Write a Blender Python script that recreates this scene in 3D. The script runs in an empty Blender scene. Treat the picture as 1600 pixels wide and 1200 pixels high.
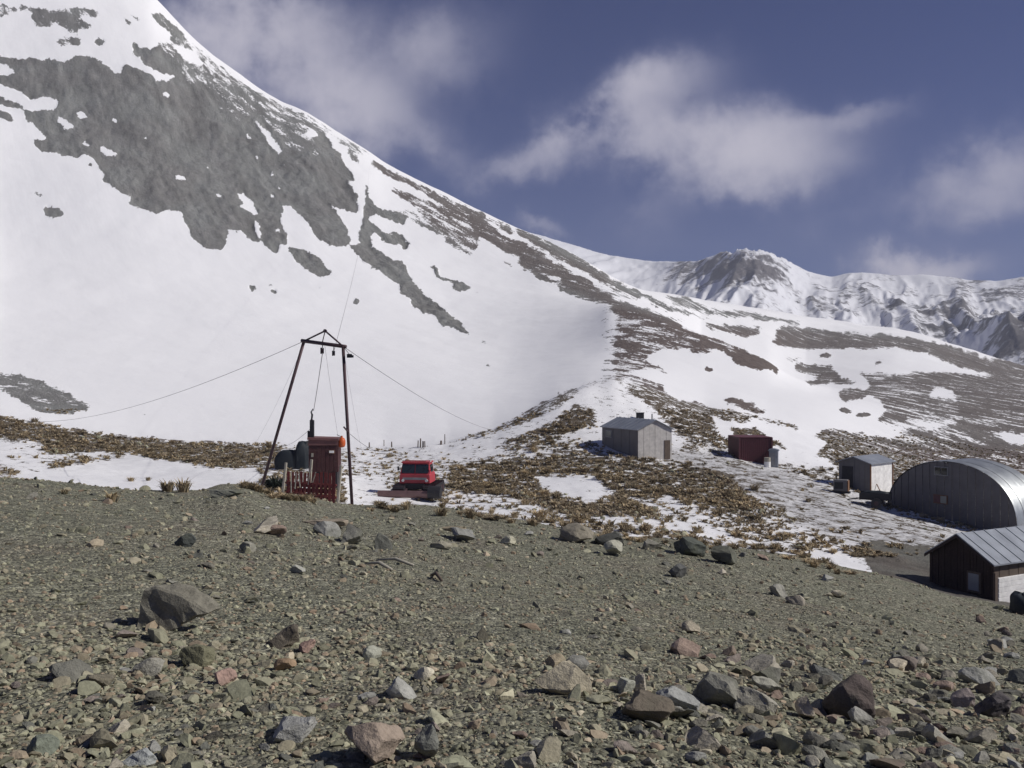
import bpy, bmesh, math, random
import numpy as np
from mathutils import Vector, Matrix

# ------------------------------------------------------------------ camera, world, sun, exposure
scene = bpy.context.scene
COL = scene.collection
rng = np.random.default_rng(7)
random.seed(7)
CZ = 12.0                     # eye height above the datum
F = 800.0 / math.tan(math.radians(29.0))   # focal length in pixels of the 1600 px wide photograph
cam_d = bpy.data.cameras.new('camera'); cam = bpy.data.objects.new('camera', cam_d); COL.objects.link(cam)
cam.location = (0, 0, CZ); cam.rotation_euler = (math.radians(90), 0, 0)
cam_d.sensor_width = 36.0; cam_d.lens = 18.0 / math.tan(math.radians(29.0))
cam_d.clip_start = 0.1; cam_d.clip_end = 12000
scene.camera = cam
scene.view_settings.view_transform = 'Standard'; scene.view_settings.look = 'None'
scene.view_settings.gamma = 1; scene.view_settings.exposure = 0.0
scene.view_settings.use_curve_mapping = False
scene.cycles.max_bounces = 5; scene.cycles.diffuse_bounces = 3; scene.cycles.volume_bounces = 0
scene.cycles.volume_step_rate = 4.0

SKY_K = 0.052
HAZE = 0.00022
SUN_AZ, SUN_EL = 98.0, 39.0     # azimuth measured from the viewing direction (+Y) towards +X
az, el = math.radians(SUN_AZ), math.radians(SUN_EL)
sdir = Vector((math.sin(az) * math.cos(el), math.cos(az) * math.cos(el), math.sin(el)))
sl = bpy.data.lights.new('sun', 'SUN'); sl.energy = 3.95; sl.angle = math.radians(0.53); sl.color = (1.0, 0.965, 0.92)
so = bpy.data.objects.new('sun', sl); COL.objects.link(so); so.rotation_euler = sdir.to_track_quat('Z', 'Y').to_euler()
so.location = (60, 0, 80)

world = bpy.data.worlds.new('World'); scene.world = world; world.use_nodes = True
wn, wl = world.node_tree.nodes, world.node_tree.links
wn.clear()
def WN(t, **k):
    n = wn.new(t)
    for a, b in k.items(): setattr(n, a, b)
    return n
def wmath(op, a, b=None, clamp=False):
    n = WN('ShaderNodeMath', operation=op, use_clamp=clamp)
    for i, v in enumerate((a, b)):
        if v is None: continue
        if isinstance(v, (int, float)): n.inputs[i].default_value = v
        else: wl.new(v, n.inputs[i])
    return n.outputs[0]
def wvec(op, a, b):
    n = WN('ShaderNodeVectorMath', operation=op)
    for i, v in enumerate((a, b)):
        if isinstance(v, (tuple, list, Vector)): n.inputs[i].default_value = tuple(v)
        else: wl.new(v, n.inputs[i])
    return n.outputs['Value'] if op in ('DOT_PRODUCT', 'LENGTH') else n.outputs['Vector']
sky = WN('ShaderNodeTexSky', sky_type='NISHITA', sun_disc=False)
sky.sun_elevation = el; sky.sun_rotation = az; sky.altitude = 2500; sky.air_density = 1.0; sky.dust_density = 0.0; sky.ozone_density = 3.0
tc = WN('ShaderNodeTexCoord')
D = tc.outputs['Generated']
nz = WN('ShaderNodeTexNoise'); nz.inputs['Scale'].default_value = 10.0; nz.inputs['Detail'].default_value = 9.0; nz.inputs['Roughness'].default_value = 0.6
nzb = WN('ShaderNodeTexNoise'); nzb.inputs['Scale'].default_value = 2.6; nzb.inputs['Detail'].default_value = 5.0
wl.new(D, nz.inputs['Vector']); wl.new(D, nzb.inputs['Vector'])
warp = wvec('MULTIPLY', wvec('SUBTRACT', nz.outputs['Color'], (0.5, 0.5, 0.5)), (0.13, 0.13, 0.10))
DW = wvec('ADD', D, warp)
# clouds: (x, y, rx, ry, tilt, strength) as bearings measured off the photograph, held as directions on the sky dome
CL = [(455,105,135,90,15,1.05),(575,175,90,42,28,.95),(340,60,90,46,0,.7),(430,25,90,50,0,.6),(690,75,85,55,-20,.5),
      (1035,118,72,36,-8,.8),(950,160,75,44,-28,.8),(880,222,80,28,-30,.62),(780,268,75,22,-6,.55),(690,238,38,20,0,.32),
      (1120,228,125,50,6,1.25),(1235,240,85,44,0,.8),(1180,290,70,22,0,.5),(1000,215,40,40,-30,.5),(1335,182,62,16,-4,.45),
      (1015,335,40,48,0,.30),(1575,262,80,44,-22,.8),(1420,325,95,24,-10,.34),
      (1450,415,62,20,0,1.9),(850,358,34,12,10,.55)]
tot = None
def dirof(x, y):
    return Vector(((x - 800) / F, 1.0, (600 - y) / F)).normalized()
for (x, y, rx, ry, tl, st) in CL:
    c = dirof(x, y); r1 = dirof(x + 10, y + 10 * math.tan(math.radians(tl))) - c; r1.normalize(); r2 = c.cross(r1).normalized()
    v = wvec('SUBTRACT', DW, c)
    a = wmath('MULTIPLY', wvec('DOT_PRODUCT', v, r1), F / rx); b = wmath('MULTIPLY', wvec('DOT_PRODUCT', v, r2), F / ry)
    d = wmath('MULTIPLY', wvec('DOT_PRODUCT', v, c), 6.0)
    s = wmath('ADD', wmath('ADD', wmath('MULTIPLY', a, a), wmath('MULTIPLY', b, b)), wmath('MULTIPLY', d, d))
    g = wmath('MULTIPLY', wmath('POWER', 2.0, wmath('MULTIPLY', s, -1.25)), st)
    tot = g if tot is None else wmath('ADD', tot, g)
# the sky goes on outside the frame with loose clouds of the same kind
rest = wmath('MULTIPLY', wmath('SUBTRACT', nzb.outputs['Fac'], 0.56), 3.2, clamp=True)
sepw = WN('ShaderNodeSeparateXYZ'); wl.new(D, sepw.inputs[0])
front = wmath('SUBTRACT', 0.62, sepw.outputs['Y'], clamp=True)
front = wmath('MULTIPLY', front, 3.0, clamp=True)
tot = wmath('ADD', tot, wmath('MULTIPLY', rest, front))
tex = wmath('ADD', wmath('MULTIPLY', wmath('SUBTRACT', nz.outputs['Fac'], 0.5), 4.2), 1.0)
x_ = wmath('MAXIMUM', wmath('MULTIPLY', tot, tex), 0.0)
x2 = wmath('POWER', x_, 1.35)
cl = wmath('DIVIDE', x2, wmath('ADD', x2, 0.62))
colc = WN('ShaderNodeMix', data_type='RGBA'); wl.new(cl, colc.inputs['Factor']); colc.inputs['A'].default_value = tuple(v / SKY_K for v in (0.26, 0.27, 0.42)) + (1,); colc.inputs['B'].default_value = tuple(v / SKY_K for v in (0.70, 0.67, 0.74)) + (1,)
tint = WN('ShaderNodeMix', data_type='RGBA', blend_type='MULTIPLY'); tint.inputs['Factor'].default_value = 1.0
wl.new(sky.outputs[0], tint.inputs['A']); tint.inputs['B'].default_value = (0.43, 0.49, 0.88, 1)
mixc = WN('ShaderNodeMix', data_type='RGBA'); wl.new(cl, mixc.inputs['Factor']); wl.new(tint.outputs['Result'], mixc.inputs['A'])
wl.new(colc.outputs['Result'], mixc.inputs['B'])
bg = WN('ShaderNodeBackground'); wl.new(mixc.outputs['Result'], bg.inputs['Color']); bg.inputs['Strength'].default_value = SKY_K
wo = WN('ShaderNodeOutputWorld'); wl.new(bg.outputs[0], wo.inputs['Surface'])

# ------------------------------------------------------------------ helpers
def tag(o, label=None, cat=None, group=None, kind=None):
    if label: o['label'] = label
    if cat: o['category'] = cat
    if group: o['group'] = group
    if kind: o['kind'] = kind
    return o

def mesh_np(name, V, Fc, mat, parent=None, attrs=None, smooth=True, link=True):
    me = bpy.data.meshes.new(name)
    V = np.asarray(V, np.float32); Fc = np.asarray(Fc, np.int32); k = Fc.shape[1]
    me.vertices.add(len(V)); me.vertices.foreach_set('co', V.ravel())
    me.loops.add(Fc.size); me.loops.foreach_set('vertex_index', Fc.ravel())
    me.polygons.add(len(Fc)); me.polygons.foreach_set('loop_start', np.arange(0, Fc.size, k, dtype=np.int32))
    me.polygons.foreach_set('use_smooth', np.full(len(Fc), smooth, bool))
    me.update(calc_edges=True); me.validate()
    for nm, arr in (attrs or {}).items():
        a = me.attributes.new(nm, 'FLOAT', 'POINT'); a.data.foreach_set('value', np.asarray(arr, np.float32).ravel())
    if mat: me.materials.append(mat)
    o = bpy.data.objects.new(name, me)
    if link: COL.objects.link(o)
    if parent: o.parent = parent
    return o

def _hash(ix, iy, seed):
    h = (ix.astype(np.int64) * 374761393 + iy.astype(np.int64) * 668265263 + seed * 974711) & 0xffffffff
    h = ((h ^ (h >> 13)) * 1274126177) & 0xffffffff
    h = (h ^ (h >> 16)) & 0xffff
    return h / 65535.0 * 2 - 1
def vnoise(x, y, seed=0):
    ix = np.floor(x); iy = np.floor(y); fx = x - ix; fy = y - iy
    fx = fx * fx * fx * (fx * (fx * 6 - 15) + 10); fy = fy * fy * fy * (fy * (fy * 6 - 15) + 10)
    ix = ix.astype(np.int64); iy = iy.astype(np.int64)
    a = _hash(ix, iy, seed); b = _hash(ix + 1, iy, seed); c = _hash(ix, iy + 1, seed); d = _hash(ix + 1, iy + 1, seed)
    return (a * (1 - fx) + b * fx) * (1 - fy) + (c * (1 - fx) + d * fx) * fy
def fbm(x, y, octv=5, seed=0, gain=0.5):
    s = 0; a = 1.0; n = 0
    for i in range(octv):
        c, sn = math.cos(0.6 * i), math.sin(0.6 * i)
        s = s + a * vnoise((x * c - y * sn) * 2 ** i + 13.1 * i, (x * sn + y * c) * 2 ** i - 7.7 * i, seed + i); n += a; a *= gain
    return s / n
def sstep(a, b, x):
    t = np.clip((x - a) / (b - a), 0, 1); return t * t * (3 - 2 * t)
# ------------------------------------------------------------------ material helper
def new_mat(name, rough=0.9, spec=0.2, metallic=0.0):
    m = bpy.data.materials.new(name); m.use_nodes = True
    n, l = m.node_tree.nodes, m.node_tree.links
    b = n['Principled BSDF']; b.inputs['Roughness'].default_value = rough
    b.inputs['Specular IOR Level'].default_value = spec; b.inputs['Metallic'].default_value = metallic
    return m, n, l, b
class NT:
    def __init__(s, m): s.n = m.node_tree.nodes; s.l = m.node_tree.links
    def put(s, v, sock):
        if isinstance(v, (int, float)): sock.default_value = v
        elif isinstance(v, tuple):
            sock.default_value = v if len(v) == len(sock.default_value) else tuple(v) + (1,)
        else: s.l.new(v, sock)
    def math(s, op, a, b=None, clamp=False):
        q = s.n.new('ShaderNodeMath'); q.operation = op; q.use_clamp = clamp; s.put(a, q.inputs[0])
        if b is not None: s.put(b, q.inputs[1])
        return q.outputs[0]
    def attr(s, name):
        q = s.n.new('ShaderNodeAttribute'); q.attribute_name = name; return q.outputs['Fac']
    def noise(s, vec, scale, detail=5, rough=0.6, out='Fac', dist=0.0):
        q = s.n.new('ShaderNodeTexNoise'); q.inputs['Scale'].default_value = scale; q.inputs['Detail'].default_value = detail
        q.inputs['Roughness'].default_value = rough; q.inputs['Distortion'].default_value = dist
        if vec is not None: s.l.new(vec, q.inputs['Vector'])
        return q.outputs[out]
    def pos(s):
        return s.n.new('ShaderNodeNewGeometry').outputs['Position']
    def obj(s):
        return s.n.new('ShaderNodeTexCoord').outputs['Object']
    def vmul(s, v, t):
        q = s.n.new('ShaderNodeVectorMath'); q.operation = 'MULTIPLY'; s.l.new(v, q.inputs[0]); q.inputs[1].default_value = t; return q.outputs[0]
    def frame(s, v, d, stretch):
        """coordinates stretched along the world direction d"""
        d = Vector(d).normalized(); a = d.cross(Vector((0, 0, 1))).normalized(); b = d.cross(a)
        c = s.n.new('ShaderNodeCombineXYZ')
        for i, (w, k) in enumerate(((d, 1.0 / stretch), (a, 1.0), (b, 1.0))):
            q = s.n.new('ShaderNodeVectorMath'); q.operation = 'DOT_PRODUCT'; s.l.new(v, q.inputs[0]); q.inputs[1].default_value = tuple(w * k)
            s.l.new(q.outputs['Value'], c.inputs[i])
        return c.outputs[0]
    def mix(s, f, a, b, bt='MIX'):
        q = s.n.new('ShaderNodeMix'); q.data_type = 'RGBA'; q.blend_type = bt
        s.put(f, q.inputs['Factor']); s.put(a, q.inputs['A']); s.put(b, q.inputs['B']); return q.outputs['Result']
    def ramp(s, f, stops, interp='LINEAR'):
        q = s.n.new('ShaderNodeValToRGB'); e = q.color_ramp.elements; q.color_ramp.interpolation = interp
        for i, (p, c) in enumerate(stops):
            el_ = e[i] if i < 2 else e.new(p)
            el_.position = p; el_.color = (tuple(c) + (1,)) if isinstance(c, (tuple, list)) else (c, c, c, 1)
        s.put(f, q.inputs[0]); return q.outputs[0]
    def sstep(s, a, b, x):
        q = s.n.new('ShaderNodeMapRange'); q.interpolation_type = 'SMOOTHSTEP'; q.inputs['From Min'].default_value = a; q.inputs['From Max'].default_value = b
        s.put(x, q.inputs['Value']); return q.outputs['Result']
    def bump(s, h, strength, dist, normal=None):
        q = s.n.new('ShaderNodeBump'); q.inputs['Strength'].default_value = strength; q.inputs['Distance'].default_value = dist
        s.put(h, q.inputs['Height'])
        if normal is not None: s.l.new(normal, q.inputs['Normal'])
        return q.outputs[0]

SNOW = (0.90, 0.89, 0.88)
def snowy(name, scale, rockA, rockB, stretch_dir=None, stretch=1.0, amp=1.5, bumpd=0.3, snow=SNOW, edge=0.05, brownA=(0.075, 0.062, 0.045), brownB=(0.165, 0.125, 0.082)):
    """bare ground under broken snow; the per-vertex 'rock' attribute says how much of the ground lies bare"""
    m, n, l, b = new_mat(name, 0.92, 0.15); t = NT(m); P = t.pos()
    PV = t.frame(P, stretch_dir, stretch) if stretch_dir else P
    nA = t.noise(PV, scale, 8, 0.68)
    nF = t.noise(P, scale * 5.3, 4, 0.6)
    nB = t.math('ADD', t.math('MULTIPLY', nA, 0.68), t.math('MULTIPLY', nF, 0.32))
    rk = t.math('ADD', t.math('MULTIPLY', t.math('SUBTRACT', t.attr('rock'), 0.5), 1.8), 0.5)
    v = t.math('ADD', t.math('MULTIPLY', t.math('SUBTRACT', nB, 0.5), amp), rk)
    mask = t.sstep(0.5 - edge, 0.5 + edge, v)
    c1 = t.noise(P, scale * 0.2, 4, 0.55); c2 = t.noise(PV, scale * 9, 3, 0.7)
    rc = t.mix(t.sstep(0.38, 0.62, c1), rockA, rockB)
    rc = t.mix(1.0, rc, t.ramp(c2, [(0.25, 0.68), (0.5, 1.0), (0.8, 1.3)]), 'MULTIPLY')
    fall = t.noise(t.frame(P, (0.45, -0.62, -0.55), 7.0), scale * 0.9, 5, 0.65)
    rc = t.mix(1.0, rc, t.ramp(fall, [(0.30, 0.70), (0.5, 1.0), (0.70, 1.28)]), 'MULTIPLY')
    br = t.attr('brown')
    rc = t.mix(br, rc, t.mix(t.sstep(0.3, 0.7, c2), brownA, brownB))
    sl_ = t.attr('slush')
    snow_ = t.mix(t.math('MULTIPLY', t.sstep(0.5, 0.75, fall), 0.10), snow, (0.62, 0.61, 0.60))
    sc = t.mix(t.math('MULTIPLY', sl_, t.math('ADD', 0.45, t.math('MULTIPLY', 0.55, t.sstep(0.35, 0.65, t.noise(P, scale * 2.1, 4, 0.6))))), snow_, (0.30, 0.29, 0.28))
    col = t.mix(mask, sc, rc)
    l.new(col, b.inputs['Base Color'])
    rough = t.math('ADD', t.math('MULTIPLY', mask, 0.25), 0.68); l.new(rough, b.inputs['Roughness'])
    hh = t.math('MULTIPLY', mask, t.math('ADD', t.math('MULTIPLY', t.math('SUBTRACT', nA, 0.5), 0.9), t.math('MULTIPLY', t.math('SUBTRACT', c2, 0.5), 1.1)))
    hs = t.math('ADD', t.math('MULTIPLY', t.noise(P, scale * 0.8, 4, 0.55), 0.16), t.math('MULTIPLY', fall, 0.18))
    l.new(t.bump(t.math('ADD', hh, hs), 0.55, bumpd), b.inputs['Normal'])
    return m

# ------------------------------------------------------------------ what lies bare and what lies under snow (traced outlines, photograph pixels)
MW, MH = 1700, 1000
OX = 50
def raster():
    g = np.zeros((MH, MW), np.float32); br = np.zeros_like(g); su = np.zeros_like(g)
    def fill(a, pts, v):
        p = np.array(pts, float); p[:, 0] += OX
        x0, x1 = max(0, int(p[:, 0].min()) - 1), min(MW, int(p[:, 0].max()) + 2)
        y0, y1 = max(0, int(p[:, 1].min()) - 1), min(MH, int(p[:, 1].max()) + 2)
        if x1 <= x0 or y1 <= y0: return
        yy, xx = np.mgrid[y0:y1, x0:x1] + 0.5
        ins = np.zeros(xx.shape, bool); j = len(p) - 1
        for i in range(len(p)):
            xi, yi = p[i]; xj, yj = p[j]
            if yi != yj:
                c = ((yi > yy) != (yj > yy)) & (xx < (xj - xi) * (yy - yi) / (yj - yi) + xi); ins ^= c
            j = i
        sub = a[y0:y1, x0:x1]; sub[ins] = v
    def ell(a, x, y, rx, ry, tl, v):
        th = math.radians(tl); k = [i * math.pi / 8 for i in range(16)]
        fill(a, [(x + rx * math.cos(q) * math.cos(th) - ry * math.sin(q) * math.sin(th), y + rx * math.cos(q) * math.sin(th) + ry * math.sin(q) * math.cos(th)) for q in k], v)
    L = -50
    # main dark scree face
    fill(g, [(L,88),(0,90),(60,93),(100,97),(112,97),(120,90),(145,90),(165,103),(188,118),(197,100),(225,112),(245,126),(262,130),(272,122),(250,116),(225,103),(222,92),(207,85),(204,68),(235,80),(250,75),(265,78),(300,90),(320,95),(330,92),(400,142),(470,178),(500,205),(522,235),(532,250),(541,262),(545,272),(556,288),(553,290),(537,283),(548,293),(556,303),(560,315),(561,322),(556,333),(552,337),(530,330),(512,317),(530,340),(540,353),(547,370),(550,383),(535,387),(525,390),(505,380),(490,365),(478,348),(465,338),(455,325),(445,322),(438,340),(440,355),(452,375),(447,385),(438,385),(433,398),(420,393),(408,378),(400,382),(390,378),(375,362),(360,360),(352,385),(345,393),(333,392),(313,384),(300,370),(290,352),(283,337),(275,330),(258,329),(242,335),(222,326),(198,320),(208,312),(200,303),(185,298),(160,285),(158,278),(160,268),(150,252),(140,242),(128,240),(125,247),(110,244),(85,237),(62,233),(50,218),(58,217),(70,216),(72,210),(60,203),(58,195),(40,185),(34,172),(0,163),(L,155)], 1)
    for v, q in [
        (0,[(L,128),(0,132),(20,138),(40,150),(52,157),(78,150),(88,153),(94,163),(85,169),(70,170),(60,175),(40,173),(35,165),(15,155),(0,150),(L,146)]),
        (1,[(L,168),(0,172),(15,178),(24,193),(15,193),(0,185),(L,180)]),
        (0,[(86,180),(100,183),(118,198),(105,200),(92,192)]),
        (0,[(126,240),(140,242),(161,270),(152,272),(140,258)]),
        (0,[(L,100),(15,103),(30,115),(20,117),(L,114)]),
        (0,[(222,108),(245,114),(268,120),(271,124),(258,130),(245,124)]),
        (0,[(393,180),(410,200),(430,222),(440,240),(437,247),(425,232),(412,212)]),
        (0,[(370,303),(382,305),(395,320),(407,335),(405,341),(395,338),(375,325),(380,320)]),
        (0,[(395,347),(405,355),(410,378),(408,380),(402,368)]),
        (.66,[(238,66),(300,72),(330,90),(400,142),(470,180),(500,206),(490,212),(430,190),(395,170),(365,152),(325,135),(285,112),(255,88)]),
        (.80,[(285,112),(325,135),(365,152),(395,170),(430,190),(490,212),(500,250),(450,235),(440,225),(400,178),(380,200),(330,160),(290,130)]),
        (.42,[(466,172),(500,192),(560,230),(580,244),(572,252),(530,225),(495,206)]),
        (0,[(266,72),(300,80),(318,95),(316,103),(300,98),(280,85)]),
        (.9,[(536,234),(552,240),(566,256),(562,261),(548,252)]),
        (.9,[(552,233),(566,243),(568,247),(556,242)]),
        (.92,[(45,18),(60,15),(95,18),(118,22),(130,35),(148,42),(140,50),(125,48),(120,58),(105,53),(95,45),(80,42),(72,48),(55,40),(48,30)]),
        (.75,[(85,62),(100,58),(130,58),(128,70),(108,78),(90,72)]),
        (.62,[(L,3),(45,10),(80,13),(150,16),(167,28),(150,32),(120,27),(80,20),(45,18),(20,22),(15,30),(L,28)]),
        (.85,[(190,25),(205,33),(210,45),(195,40)]),(.85,[(200,22),(220,28),(222,38),(208,32)]),
        (.95,[(232,18),(255,22),(278,38),(286,55),(292,68),(305,82),(290,80),(268,65),(265,50),(248,38)]),
        (.5,[(278,40),(300,66),(330,92),(345,110),(318,98),(300,80),(288,60)]),
        # trench line and diagonal band
        (1,[(573,290),(578,290),(577,312),(590,325),(625,338),(636,345),(632,356),(615,352),(600,345),(580,338),(578,350),(592,357),(605,370),(618,364),(628,368),(635,378),(645,382),(632,392),(622,385),(608,383),(595,375),(583,365),(577,372),(582,390),(600,402),(615,410),(632,410),(637,425),(650,445),(665,460),(690,480),(715,500),(735,516),(738,521),(715,512),(690,505),(678,490),(660,487),(645,478),(643,468),(628,458),(610,436),(590,425),(565,412),(555,398),(548,385),(560,383),(565,350),(567,318),(572,312)]),
        (0,[(586,352),(598,360),(604,368),(594,365)]),
        (.95,[(746,527),(757,528),(766,538),(755,536)]),
        (1,[(448,388),(470,391),(490,401),(503,410),(518,428),(512,437),(490,430),(470,415),(455,402)]),
        (1,[(672,413),(680,415),(690,430),(705,438),(722,440),(732,448),(728,455),(710,453),(705,441),(690,438),(680,428)]),
        (.7,[(732,446),(756,460),(755,463),(730,452)]),
        (.9,[(780,403),(790,408),(808,427),(795,421)]),
        (.97,[(800,408),(820,408),(850,428),(870,440),(900,450),(905,458),(938,474),(900,464),(870,450),(840,440),(820,424)]),
        (.62,[(600,290),(625,296),(650,306),(690,322),(720,325),(735,345),(754,362),(748,380),(742,402),(720,398),(690,376),(660,358),(625,340),(590,328),(640,332),(660,334),(640,320),(612,306)]),
        (.88,[(575,246),(600,262),(640,282),(700,310),(740,330),(800,358),(806,372),(770,352),(735,345),(700,326),(670,312),(640,292),(600,276),(580,262)]),
        (.93,[(720,325),(760,350),(790,370),(830,390),(870,410),(905,430),(962,458),(962,480),(930,470),(900,455),(880,442),(850,427),(820,410),(790,397),(770,387),(752,375),(742,365)]),
        (.25,[(820,378),(850,393),(895,416),(900,430),(870,415),(840,398)]),
        (.3,[(748,340),(775,352),(795,366),(780,362)]),
        (.9,[(800,354),(850,374),(900,398),(960,436),(1000,452),(1000,464),(960,452),(900,420),(850,394),(812,374)]),
        (.3,[(905,428),(960,452),(1000,468),(1000,474),(950,458)]),
        (.88,[(L,573),(0,576),(40,584),(60,592),(88,602),(105,612),(140,630),(138,645),(120,645),(95,650),(70,645),(45,640),(30,622),(5,612),(L,605)]),
        # nose of the ridge
        (.30,[(935,478),(960,480),(975,600),(935,600),(945,560),(938,520)]),
        (.62,[(958,478),(1000,492),(1050,512),(1110,545),(1117,550),(1090,552),(1045,545),(1010,560),(1048,580),(1045,585),(1010,575),(990,580),(1000,590),(1040,602),(1035,612),(1000,602),(962,592),(958,560),(962,520)]),
        (.98,[(955,462),(1000,477),(1040,493),(1080,514),(1120,529),(1160,543),(1200,560),(1222,578),(1215,583),(1190,579),(1165,577),(1150,571),(1135,552),(1110,541),(1075,524),(1045,517),(1040,507),(1000,500),(958,486)]),
        (.2,[(1122,534),(1136,539),(1152,549),(1140,546)]),
        (.9,[(1078,533),(1100,536),(1118,548),(1105,554),(1085,546)]),
        (.72,[(968,598),(1010,603),(1040,612),(1070,627),(1090,628),(1120,635),(1145,640),(1165,645),(1177,655),(1165,663),(1130,659),(1112,652),(1122,668),(1125,682),(1150,685),(1160,700),(1200,705),(1140,706),(1100,692),(1060,684),(1045,668),(1020,640),(1000,622),(975,612)]),
        (.8,[(1120,626),(1145,619),(1165,625),(1190,638),(1210,649),(1180,646),(1150,637)]),
        (.8,[(1160,643),(1200,655),(1255,664),(1250,671),(1215,665),(1180,655)]),
        (.85,[(1140,668),(1180,668),(1200,682),(1240,704),(1270,713),(1312,733),(1280,737),(1240,713),(1215,700),(1150,692)]),
        # middle ground beyond
        (.8,[(1000,454),(1030,467),(1060,480),(1100,492),(1130,501),(1100,497),(1060,489),(1030,479),(1000,469),(965,452)]),
        (.72,[(1030,460),(1070,460),(1090,471),(1110,483),(1150,483),(1200,491),(1250,500),(1250,506),(1200,503),(1150,497),(1110,492),(1080,483),(1050,475)]),
        (.82,[(1100,505),(1140,503),(1185,509),(1192,520),(1170,526),(1150,523),(1110,516)]),
        (.6,[(1010,478),(1060,495),(1090,503),(1060,501),(1020,489)]),
        (.92,[(1212,515),(1230,506),(1280,513),(1340,519),(1400,524),(1450,533),(1500,544),(1550,559),(1650,574),(1650,600),(1560,587),(1500,573),(1450,552),(1400,547),(1350,546),(1300,546),(1250,546),(1205,536)]),
        (.9,[(1240,566),(1300,570),(1305,580),(1330,590),(1352,597),(1310,598),(1270,601),(1250,592),(1280,588),(1240,576)]),
        (.7,[(1222,554),(1260,560),(1245,564),(1228,560)]),
        (.70,[(1330,580),(1400,582),(1440,576),(1500,583),(1650,590),(1650,765),(1400,765),(1310,737),(1265,722),(1290,692),(1265,682),(1290,668),(1350,678),(1390,683),(1410,680),(1370,660),(1380,640),(1370,625),(1345,610),(1360,600),(1350,590)]),
        (.85,[(1425,578),(1500,583),(1650,592),(1650,640),(1560,640),(1500,655),(1490,620),(1430,600)]),
        (.05,[(1458,605),(1488,610),(1494,623),(1470,623),(1455,615)]),
        (.05,[(1560,670),(1650,672),(1650,692),(1575,689)]),
        (.36,[(1380,660),(1440,655),(1500,650),(1490,662),(1450,668),(1400,676),(1378,670)]),
        (.9,[(1312,605),(1340,602),(1365,613),(1345,622),(1320,628),(1310,615)]),
        (.1,[(1215,700),(1260,705),(1300,722),(1312,734),(1240,726),(1218,722)]),
        ]:
        fill(g, q, v)
    for e in [(125,178,9,4,10,0),(133,223,7,3.5,10,0),(170,236,14,4,20,0),(228,213,4,3,30,0),(181,184,4,3,10,0),(282,280,8,5.5,10,0),(324,262,4,2.5,20,0),(342,307,8,3.5,25,0),(258,146,10,2.5,25,0),
              (142,259,6,4,25,1),(487,211,9,4,35,0),(388,215,5,3,40,0),(402,247,3,4,0,0),(426,272,4,3,50,0),(437,296,4,2,30,0),(443,259,3,2,40,0),(493,313,3,2,30,0),(425,308,4,2.5,30,0),(433,364,5,2.5,30,0),
              (158,68,8,5,10,.9),(396,447,6,5,30,1),(428,455,7,4,20,1),(422,445,8,2,20,.8),(557,470,6,4,20,.9),(500,450,4,2,20,.7),(628,512,3.5,2,20,.75),(646,558,4,2.5,0,.8),(750,565,4,1.8,0,.7),(762,571,4,1.8,0,.7),
              (83,335,17,8,12,1),(55,303,12,5,10,.42),(1107,577,9,3,8,.8),(1290,556,12,3,3,.85),(1320,641,10,4,3,.85),(1350,648,13,5,3,.85),(1372,567,8,2,0,.6),(1375,556,8,2,0,.4),
              (160,626,6,1.5,0,.6),(225,649,7,1.5,5,.75),(166,652,6,1.5,0,.5),(560,377,4,2,0,.4),(433,403,3,2,0,.7),(140,720,3,1,0,0)]:
        ell(g, *e[:5], 1.0 if e[5] >= .6 else e[5])
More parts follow.
